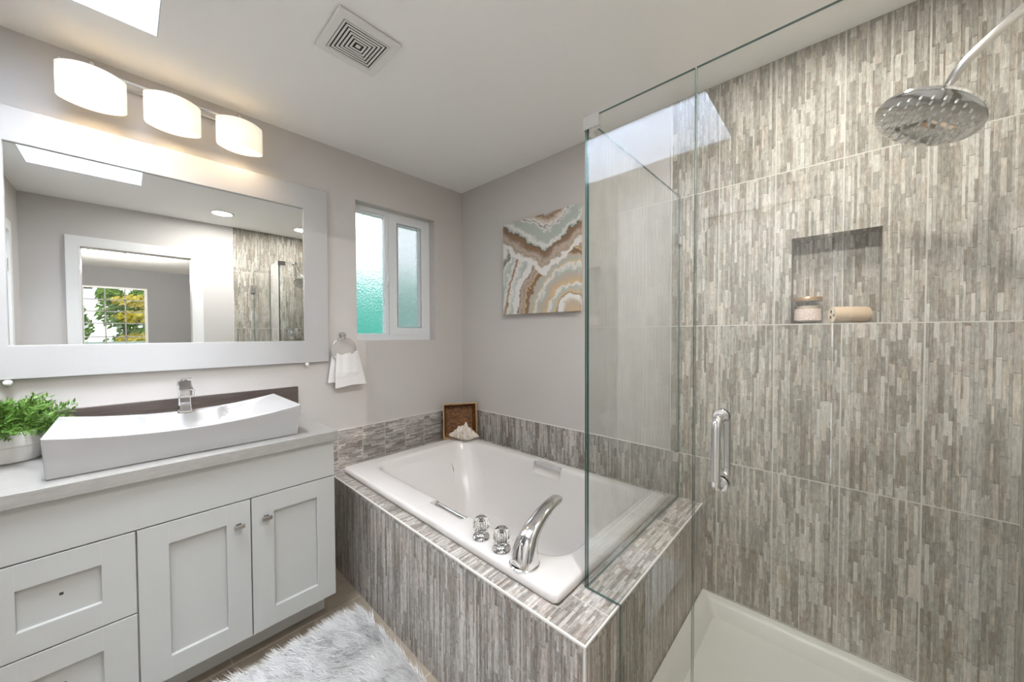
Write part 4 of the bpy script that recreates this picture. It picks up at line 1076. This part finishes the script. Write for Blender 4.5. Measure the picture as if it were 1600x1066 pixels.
# ------------------------------------------------------------------ potted plant
PC = Vector((.118, -2.118, .8865))
pl = empty('potted_plant', PC, 'small bushy green plant in a white pot beside the sink', 'potted plant')
b = BM(); lathe(b, [(0, 0), (.062, 0), (.067, .004), (.079, .052), (.080, .056), (.0835, .058), (.092, .104), (.092, .110), (.087, .110), (.084, .104), (.078, .062), (0, .06)], PC, seg=44); obj('pot', b, m_pot, pl, 35)
b = BM(); lathe(b, [(.0855, .094), (.06, .099), (0, .102)], PC, seg=24); obj('soil', b, m_soil, pl, 60)
b = BM(); r = random.Random(11)
for sprig in range(250):
    az = r.uniform(0, 2 * PI); ln = r.uniform(.06, .17); el = r.uniform(.05, 1.4)
    base = PC + Vector((math.cos(az) * r.uniform(0, .06), math.sin(az) * r.uniform(0, .06), .1))
    dirv = Vector((math.cos(az) * math.cos(el), math.sin(az) * math.cos(el), math.sin(el)))
    ln *= (.72 + .45 * math.cos(el))
    if base.x + dirv.x * ln < .035: ln = max(.03, (base.x - .035) / max(.01, -dirv.x)) if dirv.x < 0 else ln
    nl = int(ln / .009)
    for k in range(nl):
        s = (k + 1) / nl; p = base + dirv * ln * s + Vector((0, 0, -.018 * s * s))
        for sd_ in (0, 1, 2):
            perp = Vector((r.gauss(0, 1), r.gauss(0, 1), r.gauss(0, .7))); perp = (perp - dirv * perp.dot(dirv)).normalized()
            tip = (dirv * .75 + perp * .8).normalized(); L_ = r.uniform(.016, .030); wv = tip.cross(Vector((r.gauss(0, 1), r.gauss(0, 1), r.gauss(0, 1)))).normalized() * L_ * .13
            q = [p, p + tip * L_ * .5 + wv, p + tip * L_, p + tip * L_ * .5 - wv]
            if min(c.x for c in q) < .024 or max(c.y for c in q) > -1.962: continue
            if any(c.y > -2.013 and c.z < 1.03 and c.x > .118 for c in q): continue
            b.faces.new([b.verts.new(c) for c in q])
KEEP.append(1); obj('foliage', b, m_leaf, pl)

# ------------------------------------------------------------------ rug
RX0, RX1, RY0, RY1 = .60, 1.62, -1.92, -1.10
rg_ = empty('fur_rug', (1.1, -1.5, 0), 'fluffy white faux fur rug on the tiled floor beside the tub', 'rug')
b = BM(); box(b, RX0, RX1, RY0, RY1, .001, .014, .004); obj('backing', b, m_furbase, rg_)
rng = np.random.default_rng(3); NB = 90000
px = rng.uniform(RX0 + .002, RX1 - .002, NB); py = rng.uniform(RY0 + .002, RY1 - .002, NB)
hh = rng.uniform(.030, .048, NB)
cl = np.array([noise.noise(Vector((x * 9, y * 9, 0))) for x, y in zip(px, py)]); cl2 = np.array([noise.noise(Vector((x * 26, y * 26, 5))) for x, y in zip(px, py)])
ang = cl * 1.5 + cl2 * 1.3 - 1.9 + rng.normal(0, .35, NB); lean = .030 + .02 * rng.random(NB)
ex_ = np.clip((px - (RX0 + RX1) / 2) / ((RX1 - RX0) / 2), -1, 1) ** 9; ey_ = np.clip((py - (RY0 + RY1) / 2) / ((RY1 - RY0) / 2), -1, 1) ** 9
dx = np.cos(ang) * lean + ex_ * .026; dy = np.sin(ang) * lean + ey_ * .026
dy = np.where(py + dy > -1.064, -1.064 - py, dy)
ofs = np.array([1.1, -1.5, 0.0])
w = .0011; wa = rng.uniform(0, 2 * PI, NB); wx, wy = np.cos(wa) * w, np.sin(wa) * w
V = np.zeros((NB, 5, 3)); z0_ = .012
V[:, 0] = np.stack([px - wx, py - wy, np.full(NB, z0_)], 1); V[:, 1] = np.stack([px + wx, py + wy, np.full(NB, z0_)], 1)
mx_, my_ = px + dx * .35, py + dy * .35; mzz = z0_ + hh * .62
V[:, 2] = np.stack([mx_ + wx * .8, my_ + wy * .8, mzz], 1); V[:, 3] = np.stack([mx_ - wx * .8, my_ - wy * .8, mzz], 1)
V[:, 4] = np.stack([px + dx, py + dy, z0_ + hh * .93], 1)
V = (V - ofs).reshape(-1, 3)
me = D.meshes.new('pile'); base = np.arange(NB)[:, None] * 5
loops_ = np.concatenate([base + np.array([0, 1, 2, 3]), base + np.array([3, 2, 4])], 1).ravel()
me.vertices.add(NB * 5); me.vertices.foreach_set('co', V.ravel()); me.loops.add(len(loops_)); me.loops.foreach_set('vertex_index', loops_.astype(np.int32))
st = (np.arange(NB)[:, None] * 7 + np.array([0, 4])).ravel(); me.polygons.add(NB * 2); me.polygons.foreach_set('loop_start', st.astype(np.int32))
try: me.polygons.foreach_set('loop_total', np.tile([4, 3], NB).astype(np.int32))
except Exception: pass
me.update(calc_edges=True); me.materials.append(m_fur)
po = D.objects.new('pile', me); COL.objects.link(po); po.parent = rg_; po['kind'] = 'stuff'; po['label'] = 'long white fur pile'
me.validate()

# ------------------------------------------------------------------ toilet and towels in the alcove (seen faintly reflected)
tt = empty('toilet', (.46, -3.7, 0), 'white toilet in the alcove behind the camera', 'toilet')
def ering(bm, cx, cy, rx, ry, z, n=28): return [bm.verts.new((cx + rx * math.cos(2 * PI * k / n), cy + ry * math.sin(2 * PI * k / n), z)) for k in range(n)]
def loft(bm, L, cap0=True, cap1=True):
    for A, B in zip(L, L[1:]):
        n = len(A)
        for k in range(n): bm.faces.new((A[k], A[(k + 1) % n], B[(k + 1) % n], B[k]))
    if cap0: bm.faces.new(L[0][::-1])
    if cap1: bm.faces.new(L[-1])
b = BM(); loft(b, [ering(b, .46, -3.62, .11, .26, 0), ering(b, .46, -3.62, .10, .25, .12), ering(b, .46, -3.58, .14, .26, .26), ering(b, .46, -3.55, .18, .27, .37), ering(b, .46, -3.55, .185, .275, .395)]); obj('bowl', b, m_ceramic, tt, 50)
b = BM(); loft(b, [ering(b, .46, -3.55, .19, .28, .3955), ering(b, .46, -3.55, .192, .283, .415), ering(b, .46, -3.55, .18, .27, .43)]); obj('seat_lid', b, m_ceramic, tt, 50)
b = BM(); box(b, .25, .67, -4.09, -3.88, .38, .73, .02, 3); obj('tank', b, m_ceramic, tt, 50)
b = BM(); box(b, .24, .68, -4.095, -3.87, .731, .765, .01, 3); obj('tank_lid', b, m_ceramic, tt, 50)
for (z, yy, lbl, zb) in ((1.70, -3.60, 'upper chrome towel bar in the alcove holding a long towel', .95), (1.31, -2.98, 'lower chrome towel bar in the alcove holding a short towel', .9)):
    rl = empty('towel_bar', (1.0, yy, z), lbl, 'towel bar', 'towel bars in the alcove')
    b = BM(); tube(b, [(.925, yy - .28, z), (.925, yy + .28, z)], .008, 12); obj('bar', b, m_chrome, rl, 40)
    for sgn in (-1, 1):
        b = BM(); tube(b, [(.925, yy + sgn * .27, z), (.999, yy + sgn * .27, z)], [.011, .018], 14); obj('bracket', b, m_chrome, rl, 40)
    b = BM(); long_ = z > 1.5
    zl = .95 if long_ else .90
    xb = .925
    for sx, zz in ((-1, zl), (1, zl + .05)):
        box(b, xb + sx * .0155 - .0065, xb + sx * .0155 + .0065, yy - (.2 if long_ else .14), yy + (.2 if long_ else .14), zz if not long_ or sx < 0 else 1.1, z + .002, .005)
    box(b, xb - .022, xb + .022, yy - (.2 if long_ else .14), yy + (.2 if long_ else .14), z + .0085, z + .0165, .004)
    o = obj('bath_towel', b, m_terry, None, 60); tag(o, ('long' if long_ else 'short') + ' white towel folded over the ' + ('upper' if long_ else 'lower') + ' alcove bar', 'towel', 'towels in the alcove')
